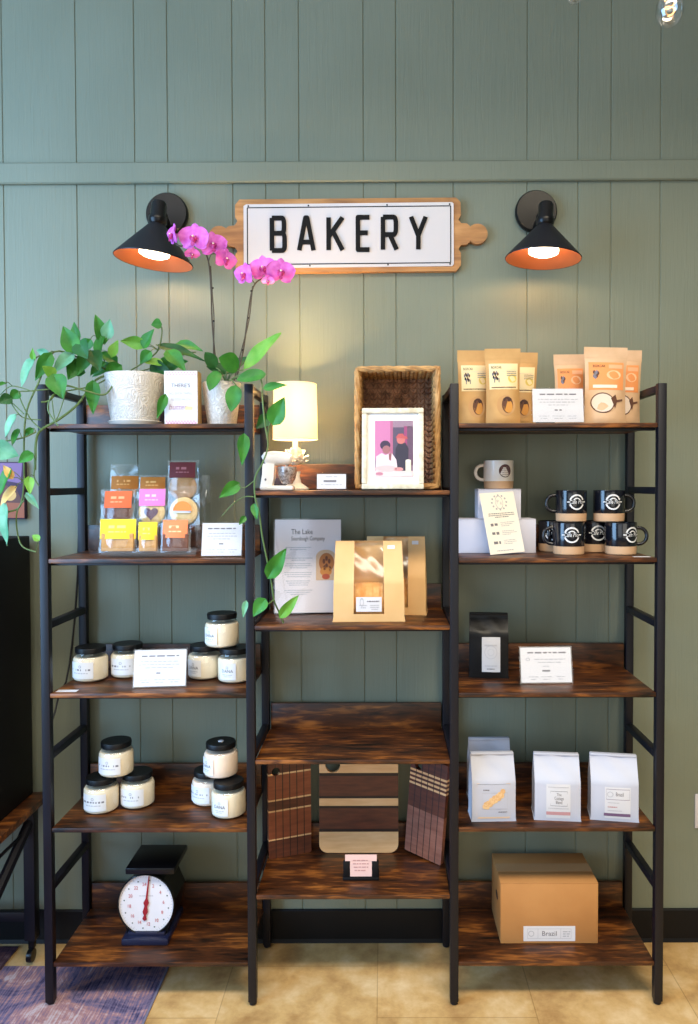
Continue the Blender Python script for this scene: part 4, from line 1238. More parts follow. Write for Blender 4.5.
def bread_bag(label, lab2, px0, px1, py0, pyb, d, rot, group, sticker, seed, Yfix=None):
    Yf = Yfix or YB(pyb, z); Y = Yf+d/2
    w = S(px1-px0, Yf)*.97; h = P(350, py0, Y).z-z
    t = thing('bread_bag', label, 'bread bag', (X((px0+px1)/2, Yf), Y, z+.0004), rot, group)
    hole = lambda a_, b_: 3.9/14 < a_ < 10.1/14 and .10 < b_ < .985
    front, back, wid, dep = side_bag(t, w, h, d, 'paper_bag', vslope=.5, topd=.012, bulge=.006, seed=seed, pinch=.018, windows=hole, wtop=.95, nv=30)
    fr = random.Random(seed)
    mb = MB().grid(lambda a_, b_: front((2*a_-1)*.44, .12+.855*b_, -.0006+.0035*math.sin(b_*13+a_*9)*math.sin(a_*PI)*max(0, b_-.45)*1.8), 16, 26)
    mb.build('film_window', 'film', t)
    pr = Print(lambda u, v, o: front(u, v, o+.001))
    if sticker:
        pr.rect(-.36, .36, .13, .315, 'white', 1, 6); l_ = pr.build('white_label', t)
        pr = Print(lambda u, v, o: front(u, v, o+.0013))
        pr.ring((-.2, .25), .04, .055, 'ink_soft', 2, 14); pr.dashes(-.05, .3, .26, .018, 'ink_mid', 2)
        pr.para(-.28, -.04, .21, 2, .03, .014); pr.para(.02, .3, .21, 3, .025, .012)
        pr.build('lettering', l_)
    pr = Print(lambda u, v, o: front(u, v, o+.001))
    pr.rect(.56, .78, .90, .945, 'white', 1, 3); pr.build('price_sticker', t)
    b = thing('bread_loaf', lab2, 'bread', (X((px0+px1)/2, Yf), Y, z+.0022), rot, 'sliced loaves inside paper bags')
    mb = MB()
    n_ = 16; Lh = w*.80
    for k in range(n_):
        xk = -Lh/2 + Lh*(k+.5)/n_
        e = 1-abs((k+.5)/n_*2-1)**3*.35
        prof = []
        for q_ in range(18):
            a0 = 2*PI*q_/18
            yy = math.cos(a0)*d*.40*e; zz = h*.30*e*math.sin(a0)
            if zz < 0: zz *= .55; yy *= .95
            prof.append((yy, zz+h*.12))
        vs = [(xk-Lh/n_/2*.99, y_*.97, z_*.985) for y_, z_ in prof]+[(xk+Lh/n_/2*.96, y_*1.02, z_*1.015) for y_, z_ in prof]
        mb.add(vs, [(i, (i+1) % 18, 18+(i+1) % 18, 18+i) for i in range(18)]+[tuple(range(18)), tuple(range(35, 17, -1))], 0, True)
    lo_z = min(v.z for v in mb.v)
    for v in mb.v: v.z -= lo_z
    mb.build('slices', 'bread', b)
    return t
bread_bag('front paper bread bag with clear window and white label', 'sliced golden loaf inside the labelled front paper bag', 331.5, 405, 541, 622, .10, .02, 'paper bread bags', True, 21)
bread_bag('paper bread bag standing behind the labelled one, near the post', 'sliced loaf inside the rear unlabelled paper bag', 364, 428, 536.5, 612.5, .085, -.1, 'paper bread bags', False, 22, 2.315)

# ================================================================== middle bay, lowest shelf: cutting boards and card
z = ZM[3]
def bwood(n, c1, c2): 
    MT[n] = mat(n, c1, rough=.45, col2=c2, nscale=6, stretch=(2, 20, 14)); return n
bwood('maple', (230,184,132), (216,166,112)); bwood('walnut', (100,50,30), (72,36,22)); bwood('cherry', (146,78,46), (124,62,36)); bwood('walnut_strip', (38,20,14), (28,15,11)); bwood('sapele', (142,92,74), (120,72,56))
def board_outline(w, h, r, n=6):
    o = []
    for cx_, cz_, a0 in ((w/2-r, r, -PI/2), (w/2-r, h-r, 0), (-w/2+r, h-r, PI/2), (-w/2+r, r, PI)):
        o += [(cx_+r*math.cos(a0+PI/2*k/n), cz_+r*math.sin(a0+PI/2*k/n)) for k in range(n+1)]
    return o
def hole_board(t, w, h, th, r, hole, bands, core, body_name='board_body'):
    """Board with an inlaid face: core slab plus strips set 0.4 mm proud, each clipped to the rounded outline."""
    bm = bmesh.new()
    out = board_outline(w, h, r); hc = [(hole[0]+hole[2]*math.cos(2*PI*k/20), hole[1]+hole[2]*math.sin(2*PI*k/20)) for k in range(20)]
    def ring_(pts, y): return [bm.verts.new((x, y, z_)) for x, z_ in pts]
    fo, fi, bo, bi = ring_(out, 0), ring_(hc, 0), ring_(out, th), ring_(hc, th)
    for o_, i_ in ((fo, fi), (bo, bi)):
        es = [bm.edges.new((o_[k], o_[(k+1) % len(o_)])) for k in range(len(o_))]+[bm.edges.new((i_[k], i_[(k+1) % len(i_)])) for k in range(len(i_))]
        bmesh.ops.triangle_fill(bm, use_beauty=True, use_dissolve=False, edges=es)
    for a_, b_ in ((fo, bo), (fi, bi)):
        for k in range(len(a_)):
            bm.faces.new((a_[k], a_[(k+1) % len(a_)], b_[(k+1) % len(a_)], b_[k]))
    # material bands on horizontal cuts
    cuts = sorted({b_[0] for b_ in bands})
    for c_ in cuts[1:]:
        bmesh.ops.bisect_plane(bm, geom=bm.verts[:]+bm.edges[:]+bm.faces[:], plane_co=(0,0,c_), plane_no=(0,0,1))
    vcuts = [b_ for b_ in core]
    for c0, c1 in vcuts:
        for c_ in (c0, c1): bmesh.ops.bisect_plane(bm, geom=bm.verts[:]+bm.edges[:]+bm.faces[:], plane_co=(c_,0,0), plane_no=(1,0,0))
    bmesh.ops.recalc_face_normals(bm, faces=bm.faces[:])
    mats = []
    def mid(m_):
        if m_ not in mats: mats.append(m_)
        return mats.index(m_)
    for f in bm.faces:
        c_ = f.calc_center_median()
        mt = bands[0][1]
        for zc, m_ in bands:
            if c_.z >= zc: mt = m_
        for c0, c1 in vcuts:
            if c0 <= c_.x <= c1: mt = 'walnut_strip'
        f.material_index = mid(mt)
    me = bpy.data.meshes.new(body_name); bm.to_mesh(me); bm.free()
    for m_ in mats: me.materials.append(MT[m_])
    o = bpy.data.objects.new(body_name, me); C.objects.link(o); o.parent = t
    return o
gx_ = 'cutting boards leaning on the lowest middle shelf'
def stand(px, pyb, zz, ):
    p = at(px, pyb, zz); return p
# large centre board
p = stand(358.8, 853, z)
w = S(399-319, p.y); k_ = p.y/FPX
t = thing('cutting_board', 'large striped maple and walnut cutting board standing between two smaller boards', 'cutting board', (p.x, p.y, z+.0008), 0, gx_, .05)
hz_ = .325
bz = [(-.01, 'maple')]
for py, m_ in ((829.5, 'walnut_strip'), (826.5, 'walnut'), (806, 'walnut_strip'), (803.5, 'maple'), (796, 'walnut_strip'), (793.5, 'walnut'), (773.5, 'walnut_strip'), (770.5, 'maple')):
    bz.append(((850.5-py)*k_, m_))
hu = (332.5-358.8)*k_
hole_board(t, w, hz_, .016, .028, (hu, (850.5-762.5)*k_, 7.6*k_), bz, [])
# leaning side boards: vertical staves with light cross bands
def stave_board(label, bl, br, hgt, bands, hole, roll, lean):
    a_ = at(bl[0], bl[1], z); b_ = at(br[0], br[1], z)
    d_ = b_-a_; wd = math.hypot(d_.x, d_.y); ang = math.atan2(d_.y, d_.x)
    c_ = (a_+b_)/2
    lift = .0006 + abs(math.sin(roll))*wd/2
    t = thing('cutting_board', label, 'cutting board', (c_.x, c_.y, z+lift), ang, gx_, lean, roll)
    k = c_.y/FPX
    st_ = [(-wd/2+wd*i/6-.0013, -wd/2+wd*i/6+.0013) for i in range(1, 6)]
    hole_board(t, wd, hgt, .016, .004, (hole[0]*wd, hole[1]*hgt, .0135), [(v*hgt, m_) for v, m_ in bands], st_)
    return t
stave_board('reddish staved cutting board with light cross bands nearest the jar shelves', (269, 860), (311.5, 852), .312,
    [(-.1, 'walnut'), (.185, 'maple'), (.2, 'cherry'), (.475, 'maple'), (.492, 'walnut'), (.585, 'maple'), (.602, 'cherry'), (.85, 'maple'), (.868, 'walnut')], (-.32, .885), .0, .02)
stave_board('staved cutting board with four thin light bands, tilted beside the post', (404.5, 852.5), (440.5, 866), .318,
    [(-.1, 'sapele'), (.47, 'walnut'), (.70, 'maple'), (.722, 'walnut'), (.745, 'maple'), (.767, 'walnut'), (.79, 'maple'), (.812, 'walnut'), (.835, 'maple'), (.857, 'walnut')], (-.28, .90), .075, .02)
# pale pink card in a small black easel
p = at(361, 881, z)
t = thing('card_easel', 'small black easel holding a pale pink card on the lowest middle shelf', 'sign', (p.x, p.y, z+.0005))
k = p.y/FPX
MT['pink_card'] = mat('pink_card', (236,196,186), rough=.6)
MB().box((-18.5*k, 0, 0), (18.5*k, .05, 3.5*k), bevel=.002).build('easel_foot', 'black', t)
for sx in (-1, 1):
    xa, xb = sorted((sx*11.2*k, sx*18*k))
    MB().box((xa, .0, 3*k), (xb, .012, 20*k), bevel=.002).build('easel_post', 'black', t)
MB().prism([(-16*k, 20.2*k), (16*k, 20.2*k), (16*k, 26.5*k), (-16*k, 26.5*k)], .0, .003).prism([(-11*k, 4.5*k), (11*k, 4.5*k), (11*k, 20.4*k), (-11*k, 20.4*k)], .0, .003).build('card', 'pink_card', t)
pr = Print(lambda u, v, o: (u*k, -o, v*k))
pr.para(-9, 9, 21, 4, 3.4, 1.1, ink('rose_ink', (196,146,140))); pr.build('print', t)
# ================================================================== plants on the top shelf
z = ZS[0]
def leaf_mat(name, c, c2):
    m = mat(name, c, rough=.48, spec=.32, col2=c2, nscale=24)
    b = m.node_tree.nodes['Principled BSDF']; b.inputs['Subsurface Weight'].default_value = 0
    return m
MT['leaf'] = leaf_mat('pothos_leaf', (38,104,34), (60,130,44))
MT['leaf_light'] = leaf_mat('young_leaf', (90,152,48), (120,172,70))
MT['leaf_pale_sheen'] = leaf_mat('pale_sheen_leaf', (84,146,108), (124,176,140))  # pale teal paints window reflection into the leaf colour, with some variegation
MT['leaf_dark'] = leaf_mat('dark_leaf', (22,70,28), (36,92,36))
MT['leaf_yellow'] = leaf_mat('yellowed_leaf', (214,168,84), (226,190,120))
MT['vine'] = mat('vine_stem', (84,110,58), rough=.5)
MT['vine_brown'] = mat('orchid_stem', (58,48,34), rough=.5)
MT['soil'] = mat('potting_soil', (48,34,24), rough=.95, bump=.8, bscale=90)
def pot_mat():
    m, N, L = newmat('embossed_white_pot')
    b = N['Principled BSDF']; b.inputs['Roughness'].default_value = .45
    tc = N.new('ShaderNodeTexCoord')
    n = N.new('ShaderNodeTexNoise'); n.inputs['Scale'].default_value = 22; n.inputs['Detail'].default_value = 2; n.inputs['Distortion'].default_value = 2.2
    L.new(tc.outputs['Object'], n.inputs['Vector'])
    w = N.new('ShaderNodeMath'); w.operation = 'MULTIPLY'; w.inputs[1].default_value = 42
    L.new(n.outputs['Fac'], w.inputs[0])
    s_ = N.new('ShaderNodeMath'); s_.operation = 'SINE'; L.new(w.outputs[0], s_.inputs[0])
    r = N.new('ShaderNodeValToRGB'); r.color_ramp.elements[0].color = rgb(204,197,188); r.color_ramp.elements[1].color = rgb(226,220,212)
    L.new(s_.outputs[0], r.inputs['Fac']); L.new(r.outputs[0], b.inputs['Base Color'])
    bp = N.new('ShaderNodeBump'); bp.inputs['Strength'].default_value = .4; bp.inputs['Distance'].default_value = .002
    L.new(s_.outputs[0], bp.inputs['Height']); L.new(bp.outputs[0], b.inputs['Normal'])
    return m
MT['pot'] = pot_mat()
MT['saucer'] = mat('white_saucer', (226,220,212), rough=.35)
lr = random.Random(11)
def leaf(t, base, tip, width, mt='leaf', roll=None, heart=True, droop=.12, fold=.18):
    """base, tip: world points; width in metres. A curved, folded blade with thickness."""
    o = Vector(t.location); b = Vector(base)-o; e = Vector(tip)-o
    ax = e-b; Ln = ax.length; ax.normalize()
    vd = Vector((-.25*0+0, -1, .15))
    rl = lr.uniform(-.55, .55) if roll is None else roll
    sd = ax.cross(vd); sd.normalize()
    sd = Matrix.Rotation(rl, 3, ax) @ sd
    nm = sd.cross(ax); nm.normalize()
    nu, nv = 6, 10
    def pt(a, s_):
        u = a*2-1
        if heart: w_ = (math.sin(PI*min(1, s_**.62)))**.85*(1.02-.28*s_) if 0 < s_ < 1 else 0
        else: w_ = math.sin(PI*s_**.8)**.75 if 0 < s_ < 1 else 0
        back = -.10*Ln*(abs(u)**1.5)*(max(0, 1-s_*5)) if heart else 0
        p = b + ax*(Ln*s_+back) + sd*(u*w_*width/2) + nm*(abs(u)*w_*width*fold - 0*s_)
        p += Vector((0, 0, -1))*(droop*Ln*(s_*s_)) + Vector((0,0,1))*(droop*Ln*s_)
        p += nm*(.02*Ln*math.sin(s_*9+u*2)*abs(u))
        return p
    mb = MB()
    mb.grid(lambda a, s_: pt(a, s_), nu, nv)
    mb.grid(lambda a, s_: pt(a, s_)-nm*.0007, nu, nv)
    l = mb.build('leaf', mt, t)
    return l
def stem(t, pts, r, mt='vine', name='vine_stem', n=7, sub=5):
    o = Vector(t.location); P_ = [Vector(p)-o for p in pts]
    out = []
    for i in range(len(P_)-1):
        p0, p1, p2, p3 = P_[max(i-1, 0)], P_[i], P_[i+1], P_[min(i+2, len(P_)-1)]
        for k in range(sub):
            s_ = k/sub
            out.append(.5*((2*p1)+(p2-p0)*s_+(2*p0-5*p1+4*p2-p3)*s_*s_+(3*p1-p0-3*p2+p3)*s_**3))
    out.append(P_[-1])
    return MB().tube(out, r, n=n).build(name, mt, t)
def pot(t, rt_, rb_, h, saucer=False):
    z0 = .010 if saucer else 0
    MB().lathe([(.001, z0), (rb_, z0), (rb_*1.02, z0+.004), (rt_*.985, h*.86), (rt_, h*.93), (rt_, h-.003), (rt_*.985, h), (rt_*.93, h-.002), (rt_*.9, h*.8), (.001, h*.78)], n=48, cap=False).build('pot', 'pot', t)
    MB().lathe([(.001, h*.80), (rt_*.5, h*.83), (rt_*.895, h*.81)], n=24, cap=False).build('soil', 'soil', t)
    if saucer:
        MB().lathe([(.001, 0), (rb_*1.02, 0), (rb_*1.16, .014), (rb_*1.12, .016), (rb_*1.0, .0095), (.001, .009)], n=48, cap=False).build('saucer', 'saucer', t)
Yp1 = 2.262
hp = P(136, 371, Yp1-.08).z-z
pth = thing('potted_pothos', 'trailing green pothos in an embossed white pot with saucer', 'plant', (X(136, Yp1), Yp1, z+.0004))
pot(pth, S(29.3, Yp1), S(22.5, Yp1), hp, True)
# stems: photo pixels with their depth
stems = [
 ([(118,374,2.22),(106,394,2.17),(86,391,2.14),(64,386,2.12),(50,400,2.10),(41,402,2.09)], .0026),
 ([(120,372,2.25),(96,380,2.20),(78,404,2.15),(58,420,2.12),(41,430,2.105),(36,442,2.10),(35,470,2.10)], .0034),
 ([(112,372,2.26),(84,360,2.20),(54,352,2.15),(38,384,2.12),(27,410,2.10),(24,440,2.09),(24,482,2.09),(20,506,2.09),(8,512,2.09)], .0026),
 ([(112,376,2.24),(92,386,2.18),(62,392,2.12),(52,396,2.10),(48,410,2.09),(58,426,2.09)], .002),
 ([(66,388,2.12),(30,391,2.09),(19,394,2.08),(30,418,2.09),(42,430,2.09)], .0018),
 ([(41,420,2.09),(22,417,2.08),(11,402,2.08),(24,414,2.08)], .0016),
 ([(36,432,2.10),(22,438,2.08),(0,442,2.07)], .0022),
 ([(24,500,2.09),(17,512,2.09),(17,530,2.10),(22,546,2.10),(36,552,2.10)], .002),
 ([(36,440,2.10),(36,460,2.09),(34,476,2.09),(39,486,2.09)], .0018),
 ([(128,372,2.28),(144,362,2.28),(158,350,2.28),(162,330,2.28),(158,324,2.28)], .0022),
 ([(134,373,2.29),(158,366,2.30),(180,356,2.31),(196,352,2.31)], .002),
 ([(110,374,2.26),(100,350,2.24),(96,336,2.24)], .002),
 ([(108,374,2.25),(88,352,2.20),(76,345,2.18)], .002),
 ([(0,395,2.08),(12,386,2.08),(34,392,2.09)], .0014),
 ([(66,392,2.12),(56,420,2.10),(52,400,2.10)], .0014)]
sp3 = []
for pts, r in stems:
    q_ = [P(*p) for p in pts]
    stem(pth, q_, r); sp3 += [(p, v) for p, v in zip(pts, q_)]
LV = [ # base, tip, width in pixels, material
 (104,342,95,314,11,'leaf'),(107,338,110,319,11,'leaf_pale_sheen'),(74,351,63,326,15,'leaf'),(77,343,74,322,10,'leaf'),(79,343,88,359,16,'leaf_dark'),
 (102,338,98,359,13,'leaf'),(88,353,77,376,12,'leaf'),(50,355,35,381,12,'leaf'),(49,355,36,350,8,'leaf_pale_sheen'),(32,360,21,388,11,'leaf_pale_sheen'),
 (33.5,360,32.5,348,5,'leaf_light'),(54,376,63,399,17,'leaf'),(54,376,42,366,10,'leaf_light'),(93,383,93,415,12,'leaf'),(110,366,92,377,11,'leaf'),
 (72,354,52,374,11,'leaf_pale_sheen'),(78,361,68,380,15,'leaf'),(5,383,-2,386,5,'leaf'),(19,392,9,399,9,'leaf'),(11,398,-3,403,10,'leaf_dark'),
 (15,416,5,438,11,'leaf_pale_sheen'),(32.6,429,23,437,6,'leaf'),(-4,447,19,456,18,'leaf_pale_sheen'),(32,454,18,463,10,'leaf'),(29,478,30,495,8,'leaf_light'),
 (27,494,39,509,6,'leaf_pale_sheen'),(10,470,-1,497,13,'leaf'),(15,488,0,507,10,'leaf_yellow'),(12,478,3,465,7,'leaf_yellow'),(5,506,7,546,15,'leaf_pale_sheen'),
 (39,540,32,535,6,'leaf_light'),(144,344,120,341,11,'leaf_light'),(144,347,154,329,11,'leaf'),(161,324,151,325,9,'leaf'),(159,368,188,361,14,'leaf'),
 (160,346,205,361,9,'leaf_dark'),(178,344,203,351,9,'leaf'),(162,364,142,362,9,'leaf_light'),(104,363,90,376,11,'leaf'),(165,396,157,419,8,'leaf'),
 (92,352,100,372,14,'leaf_dark'),(116,362,98,352,10,'leaf'),(120,366,104,378,13,'leaf'),(84,372,70,366,11,'leaf'),(152,366,172,374,12,'leaf_dark'),
 (168,352,186,372,13,'leaf'),(112,356,118,340,9,'leaf_light'),(150,352,140,364,10,'leaf'),(90,340,84,352,10,'leaf'),(18,430,12,446,7,'leaf')]
for bx, by, tx, ty, wd, mt_ in LV:
    # depth: from the nearest stem point, tip a little nearer or farther
    j = min(range(len(sp3)), key=lambda i: (sp3[i][0][0]-bx)**2+(sp3[i][0][1]-by)**2)
    Yb_ = sp3[j][0][2]-.012 + lr.uniform(-.012, .012)
    if by > 390 and bx > 150: Yb_ = 2.165
    Yt_ = Yb_ - lr.uniform(-.012, .03)
    bpt, tpt = P(bx, by, Yb_), P(tx, ty, Yt_)
    l = leaf(pth, bpt, tpt, S(wd*1.3, Yb_), mt_)
    if mt_ == 'leaf_yellow': lab(l, 'yellowed leaf')
    d_ = (sp3[j][1]-bpt).length
    if .004 < d_ < .12:
        stem(pth, [sp3[j][1], (sp3[j][1]+bpt)/2+Vector((0, -.002, .006)), bpt], .0011, name='petiole', n=5, sub=3)

# ---- orchid with a trailing vine in the same pot
Yo = 2.245
ho = P(223, 381, Yo-.05).z-z
orc = thing('potted_orchid', 'pink orchid with two flower spikes in a tapered white pot', 'plant', (X(222.5, Yo), Yo, z+.0004))
pot(orc, S(19, Yo), S(13.8, Yo), ho)
def P3(l_): return [P(*p) for p in l_]
stem(orc, P3([(219,380,2.24),(215,355,2.25),(212,320,2.25),(211,290,2.24),(208.5,262,2.22),(203,250,2.20),(192,245,2.185),(180,246,2.18),(173,241,2.18)]), .0023, 'vine_brown', 'flower_stem')
stem(orc, P3([(216,382,2.252),(213.5,355,2.247),(214,320,2.243),(212,290,2.236),(210.5,266,2.226)]), .0017, 'vine_brown', 'support_stake')
stem(orc, P3([(208.5,262,2.22),(212,254,2.205),(222,256,2.20),(227,262,2.20)]), .0016, 'vine_brown', 'flower_stem')
stem(orc, P3([(236,379,2.24),(243,352,2.25),(247,322,2.25),(251,295,2.24),(255,284,2.225),(262,279,2.21),(273,279,2.20),(281,276,2.20)]), .0023, 'vine_brown', 'flower_stem')
stem(orc, P3([(234,381,2.25),(241,352,2.246),(249,320,2.243),(252.5,286,2.232)]), .0017, 'vine_brown', 'support_stake')
stem(orc, P3([(255,284,2.225),(250,278,2.205),(245,277,2.20)]), .0014, 'vine_brown', 'flower_stem')
for px_, py_, Y_ in ((212.5,288,2.236),(213.5,321,2.243),(214.2,356,2.246),(251.5,291,2.234),(248.5,318,2.244),(242.5,350,2.246)):
    c_ = P(px_, py_, Y_)-orc.location
    MB().ball(tuple(c_), (.0042, .0042, .0026), n=8, m=6).build('plant_clip', 'black', orc)
MT['petal'] = mat('orchid_pink', (204,78,188), rough=.55, col2=(222,116,206), nscale=60)
MT['lip'] = mat('orchid_lip', (160,24,108), rough=.45, col2=(196,60,132), nscale=80)
MT['throat'] = mat('orchid_throat', (240,214,190), rough=.5)
def flower(px_, py_, r_, Y_, yaw=0, pitch=0, roll=0):
    c_ = P(px_, py_, Y_)-orc.location; R_ = S(r_, Y_)
    Mx = Matrix.Translation(c_) @ Matrix.Rotation(yaw, 4, 'Z') @ Matrix.Rotation(pitch, 4, 'X') @ Matrix.Rotation(roll, 4, 'Y')
    mb = MB()
    def petal(ang, L_, W_, y0, cup):
        def f(a, s_):
            u = a*2-1
            w_ = math.sin(PI*(.08+.92*s_)**.9)**.62 if s_ < 1 else 0
            rr_ = s_*L_
            x_, z_ = u*w_*W_/2, rr_
            y_ = y0 - cup*(s_*s_)*L_ + .12*u*u*W_*w_ + .03*L_*math.sin(s_*8+u*3)
            ca, sa = math.cos(ang), math.sin(ang)
            return (x_*ca + z_*sa, y_, -x_*sa + z_*ca)
        mb.grid(f, 6, 8); mb.grid(lambda a, s_: tuple(Vector(f(a, s_))+Vector((0, .0006, 0))), 6, 8)
    for ang in (0, 2.2, -2.2): petal(ang, R_*1.0, R_*.78, .001, -.12)
    for ang in (1.35, -1.35): petal(ang, R_*1.08, R_*1.35, -.0016, .10)
    for v in mb.v: v[:] = Mx @ v
    fl_ = mb.build('flower', 'petal', orc)
    lp = MB()
    lp.ball((0, -R_*.16, -R_*.16), (R_*.17, R_*.2, R_*.22), n=10, m=7)
    lp.ball((-R_*.17, -R_*.15, -R_*.02), (R_*.10, R_*.13, R_*.15), n=8, m=6)
    lp.ball((R_*.17, -R_*.15, -R_*.02), (R_*.10, R_*.13, R_*.15), n=8, m=6)
    lp.prism([(-R_*.07, -R_*.25), (R_*.07, -R_*.25), (R_*.15, -R_*.46), (0, -R_*.58), (-R_*.15, -R_*.46)], -R_*.3, -R_*.24)
    for v in lp.v: v[:] = Mx @ v
    lp.build('lip', 'lip', fl_)
    th_ = MB().ball((0, -R_*.2, R_*.08), (R_*.08, R_*.13, R_*.09), n=8, m=6)
    for v in th_.v: v[:] = Mx @ v
    th_.build('throat', 'throat', fl_)
flower(172.5, 235, 11.5, 2.165, -1.0, .05, .15)
flower(194, 238, 15, 2.165, -.1, .1, .05)
flower(213, 245, 13.5, 2.185, .35, .12, -.1)
flower(225.5, 259.5, 11.5, 2.19, .75, .15, .15)
flower(192, 254, 7.5, 2.175, .5, .9, 0)
flower(244, 274.5, 12, 2.18, -.65, .1, .1)
flower(263, 268.5, 13.5, 2.185, -.1, .05, -.1)
flower(280.5, 272, 14, 2.18, .3, .15, .05)
flower(268, 281, 6.5, 2.175, .2, .9, 0)
OL = [ # orchid's own broad leaves
 (239,368,218.5,358,19,2.20,2.15,'leaf',.1),(243,370,281,332.5,14,2.20,2.19,'leaf_light',-.3),(216,368,205,352,12,2.22,2.20,'leaf_dark',.2),
 (218,371,209.5,391,13,2.19,2.15,'leaf',.1),(266,374,236,380,13,2.118,2.115,'leaf',.2),(236,385,231,412,15,2.155,2.145,'leaf',0),
 (228,372,206,366,12,2.24,2.22,'leaf_dark',.4),(224,374,250,357,12,2.27,2.26,'leaf_dark',-.3)]
for bx, by, tx, ty, wd, Yb_, Yt_, mt_, rl in OL:
    l = leaf(orc, P(bx, by, Yb_), P(tx, ty, Yt_), S(wd*1.1, Yb_), mt_, rl, heart=False, fold=.1)
    stem(orc, [P(226, 383, 2.22), (P(226, 383, 2.22)+P(bx, by, Yb_))/2+Vector((0, -.01, .012)), P(bx, by, Yb_)], .0018, name='petiole', n=5, sub=3)
vp = [(232,379,2.20),(248,372,2.17),(261,380,2.13),(262.5,400,2.115),(265,425,2.11),(268,446,2.11),(262,464,2.105),(255,478,2.10),(255,497,2.10),(259,512,2.10),(262,535,2.105),(267,560,2.11),(271,580,2.115),(274,600,2.12),(279,612,2.14),(283.5,623,2.152)]
stem(orc, P3(vp), .0024)
stem(orc, P3([(267,438,2.11),(270,424,2.11),(274,423,2.11)]), .0018)
stem(orc, P3([(255,497,2.10),(244,497,2.10),(232,505,2.10),(222,516,2.105)]), .0016)
stem(orc, P3([(273,600,2.12),(268,604,2.11),(264.5,601,2.11)]), .0018)
stem(orc, P3([(255,480,2.10),(244,488,2.10),(238,484,2.10)]), .0014)
stem(orc, P3([(262,395,2.115),(263,389,2.115),(266,387,2.115)]), .0014)
VL = [(265,388,287,385,8,'leaf'),(273.5,423,284.5,397,18,'leaf'),(269,417,256,429,13,'leaf_dark'),(244,436,242,466,12,'leaf'),(238,484,219,498,13,'leaf'),
      (269,576,286.5,548,16,'leaf'),(264.5,600,253,617,14,'leaf'),(281,616,299,595,11,'leaf_light'),(245,517,239,525,6,'leaf'),(254,505,257,520,8,'leaf'),(246,602,243,618,6,'leaf_pale_sheen')]
for bx, by, tx, ty, wd, mt_ in VL:
    Yv = 2.105 if bx > 250 else 2.10
    if mt_ == 'leaf_dark': Yv = 2.17
    leaf(orc, P(bx, by, Yv), P(tx, ty, Yv-.012), S(wd*1.12, Yv), mt_, lr.uniform(-.3, .3))

# ---- box sign
Yb1 = 2.178
wb, hb2 = S(33, Yb1), P(180, 371, Yb1).z-z
t = thing('box_sign', "small white box sign reading THERE'S NO SUCH THING AS TOO MUCH butter", 'sign', (X(181.6, Yb1), Yb1, z+.0004), 0)
MT['raw_wood'] = mat('pale_wood_edge', (206,166,104), rough=.6, col2=(190,148,88), nscale=10, stretch=(20,20,2))
MB().box((-wb/2, 0.0012, 0), (wb/2, .050, hb2), bevel=.001).build('wooden_box', 'raw_wood', t)
MB().box((-wb/2, 0, 0), (wb/2, .0012, hb2)).build('front_panel', 'white', t)
pr = Print(lambda u, v, o: (u*wb, -o, v*hb2))
GPK = ink('gingham_pink', (226,158,190)); GPL = ink('gingham_pale', (246,214,228))
for vb in (.018, .922):
    pg = Print(lambda u, v, o: (u*wb, -o, v*hb2))
    for r_ in range(2):
        for k in range(20):
            pg.rect(-.46+.046*k, -.46+.046*(k+1), vb+.03*r_, vb+.03*r_+.03, GPK if (k+r_) % 2 else GPL, 0)
    pg.build('gingham_border', t)
pr.asp = wb/hb2
ptext(pr, "THERE'S", 0, .725, .105, ink('grey_ink', (112,110,116)), .95)
ptext(pr, 'NO SUCH THING', 0, .58, .075, ink('grey_ink2', (176,172,178)), .74)
ptext(pr, 'AS TOO MUCH', 0, .465, .07, ink('grey_ink2', (176,172,178)), .78)
ptext(pr, 'butter', -.10, .325, .15, ink('mauve_ink', (176,132,160)), .9, .25)
pr.disc((.25, .26), .17, .06, ink('butter_dish', (228,222,226)), 1); pr.poly([(.12, .27), (.34, .27), (.37, .31), (.34, .34), (.15, .34)], ink('butter_yellow', (238,224,150)), 2)
pr.build('lettering', t)

# ================================================================== cookie packets in a clear stepped display
z = ZS[1]
MT['film_soft'] = clear_mat('cello_film', gl=.30, rough=.16)
Yd0 = 2.185
xd0, xd1 = X(88.5, Yd0), X(195, Yd0)
dsp = thing('acrylic_display', 'clear stepped acrylic display holding rows of packaged cookies', 'display stand', ((xd0+xd1)/2, Yd0, z+.0004))
wd_ = xd1-xd0
T_ = .0025
steps = [(0, .012), (.064, .085), (.128, .158)]       # depth and height of each ledge
mb = MB()
for k, (y_, h_) in enumerate(steps):
    mb.box((-wd_/2, y_-.002, max(h_-.010, 0.0)), (wd_/2, y_+.0005, h_+.016))
    mb.box((-wd_/2, y_, h_-T_), (wd_/2, y_+.061, h_))
    y2 = y_+.061
    mb.box((-wd_/2, y2, h_-T_), (wd_/2, y2+T_, h_+(.075 if k < 2 else .085)))
mb.build('stepped_tray', 'clear', dsp)
sdp = [(-.002, 0), (.196, 0), (.196, .245), (.155, .245), (.124, .172), (.062, .10), (-.002, .03)]
for sx in (-1, 1):
    vs = [(sx*wd_/2, y_, z_) for y_, z_ in sdp]+[(sx*(wd_/2+T_), y_, z_) for y_, z_ in sdp]
    n_ = len(sdp)
    MB().add(vs, [tuple(range(n_)), tuple(range(2*n_-1, n_-1, -1))]+[(i, (i+1) % n_, n_+(i+1) % n_, n_+i) for i in range(n_)]).build('side_panel', 'clear', dsp)
MT['cookie'] = mat('cookie', (206,156,98), rough=.85, col2=(184,132,76), nscale=60, bump=.6, bscale=110)
MT['cookie_dark'] = mat('chocolate_cookie', (122,80,62), rough=.85, col2=(92,58,46), nscale=70, bump=.6, bscale=110)
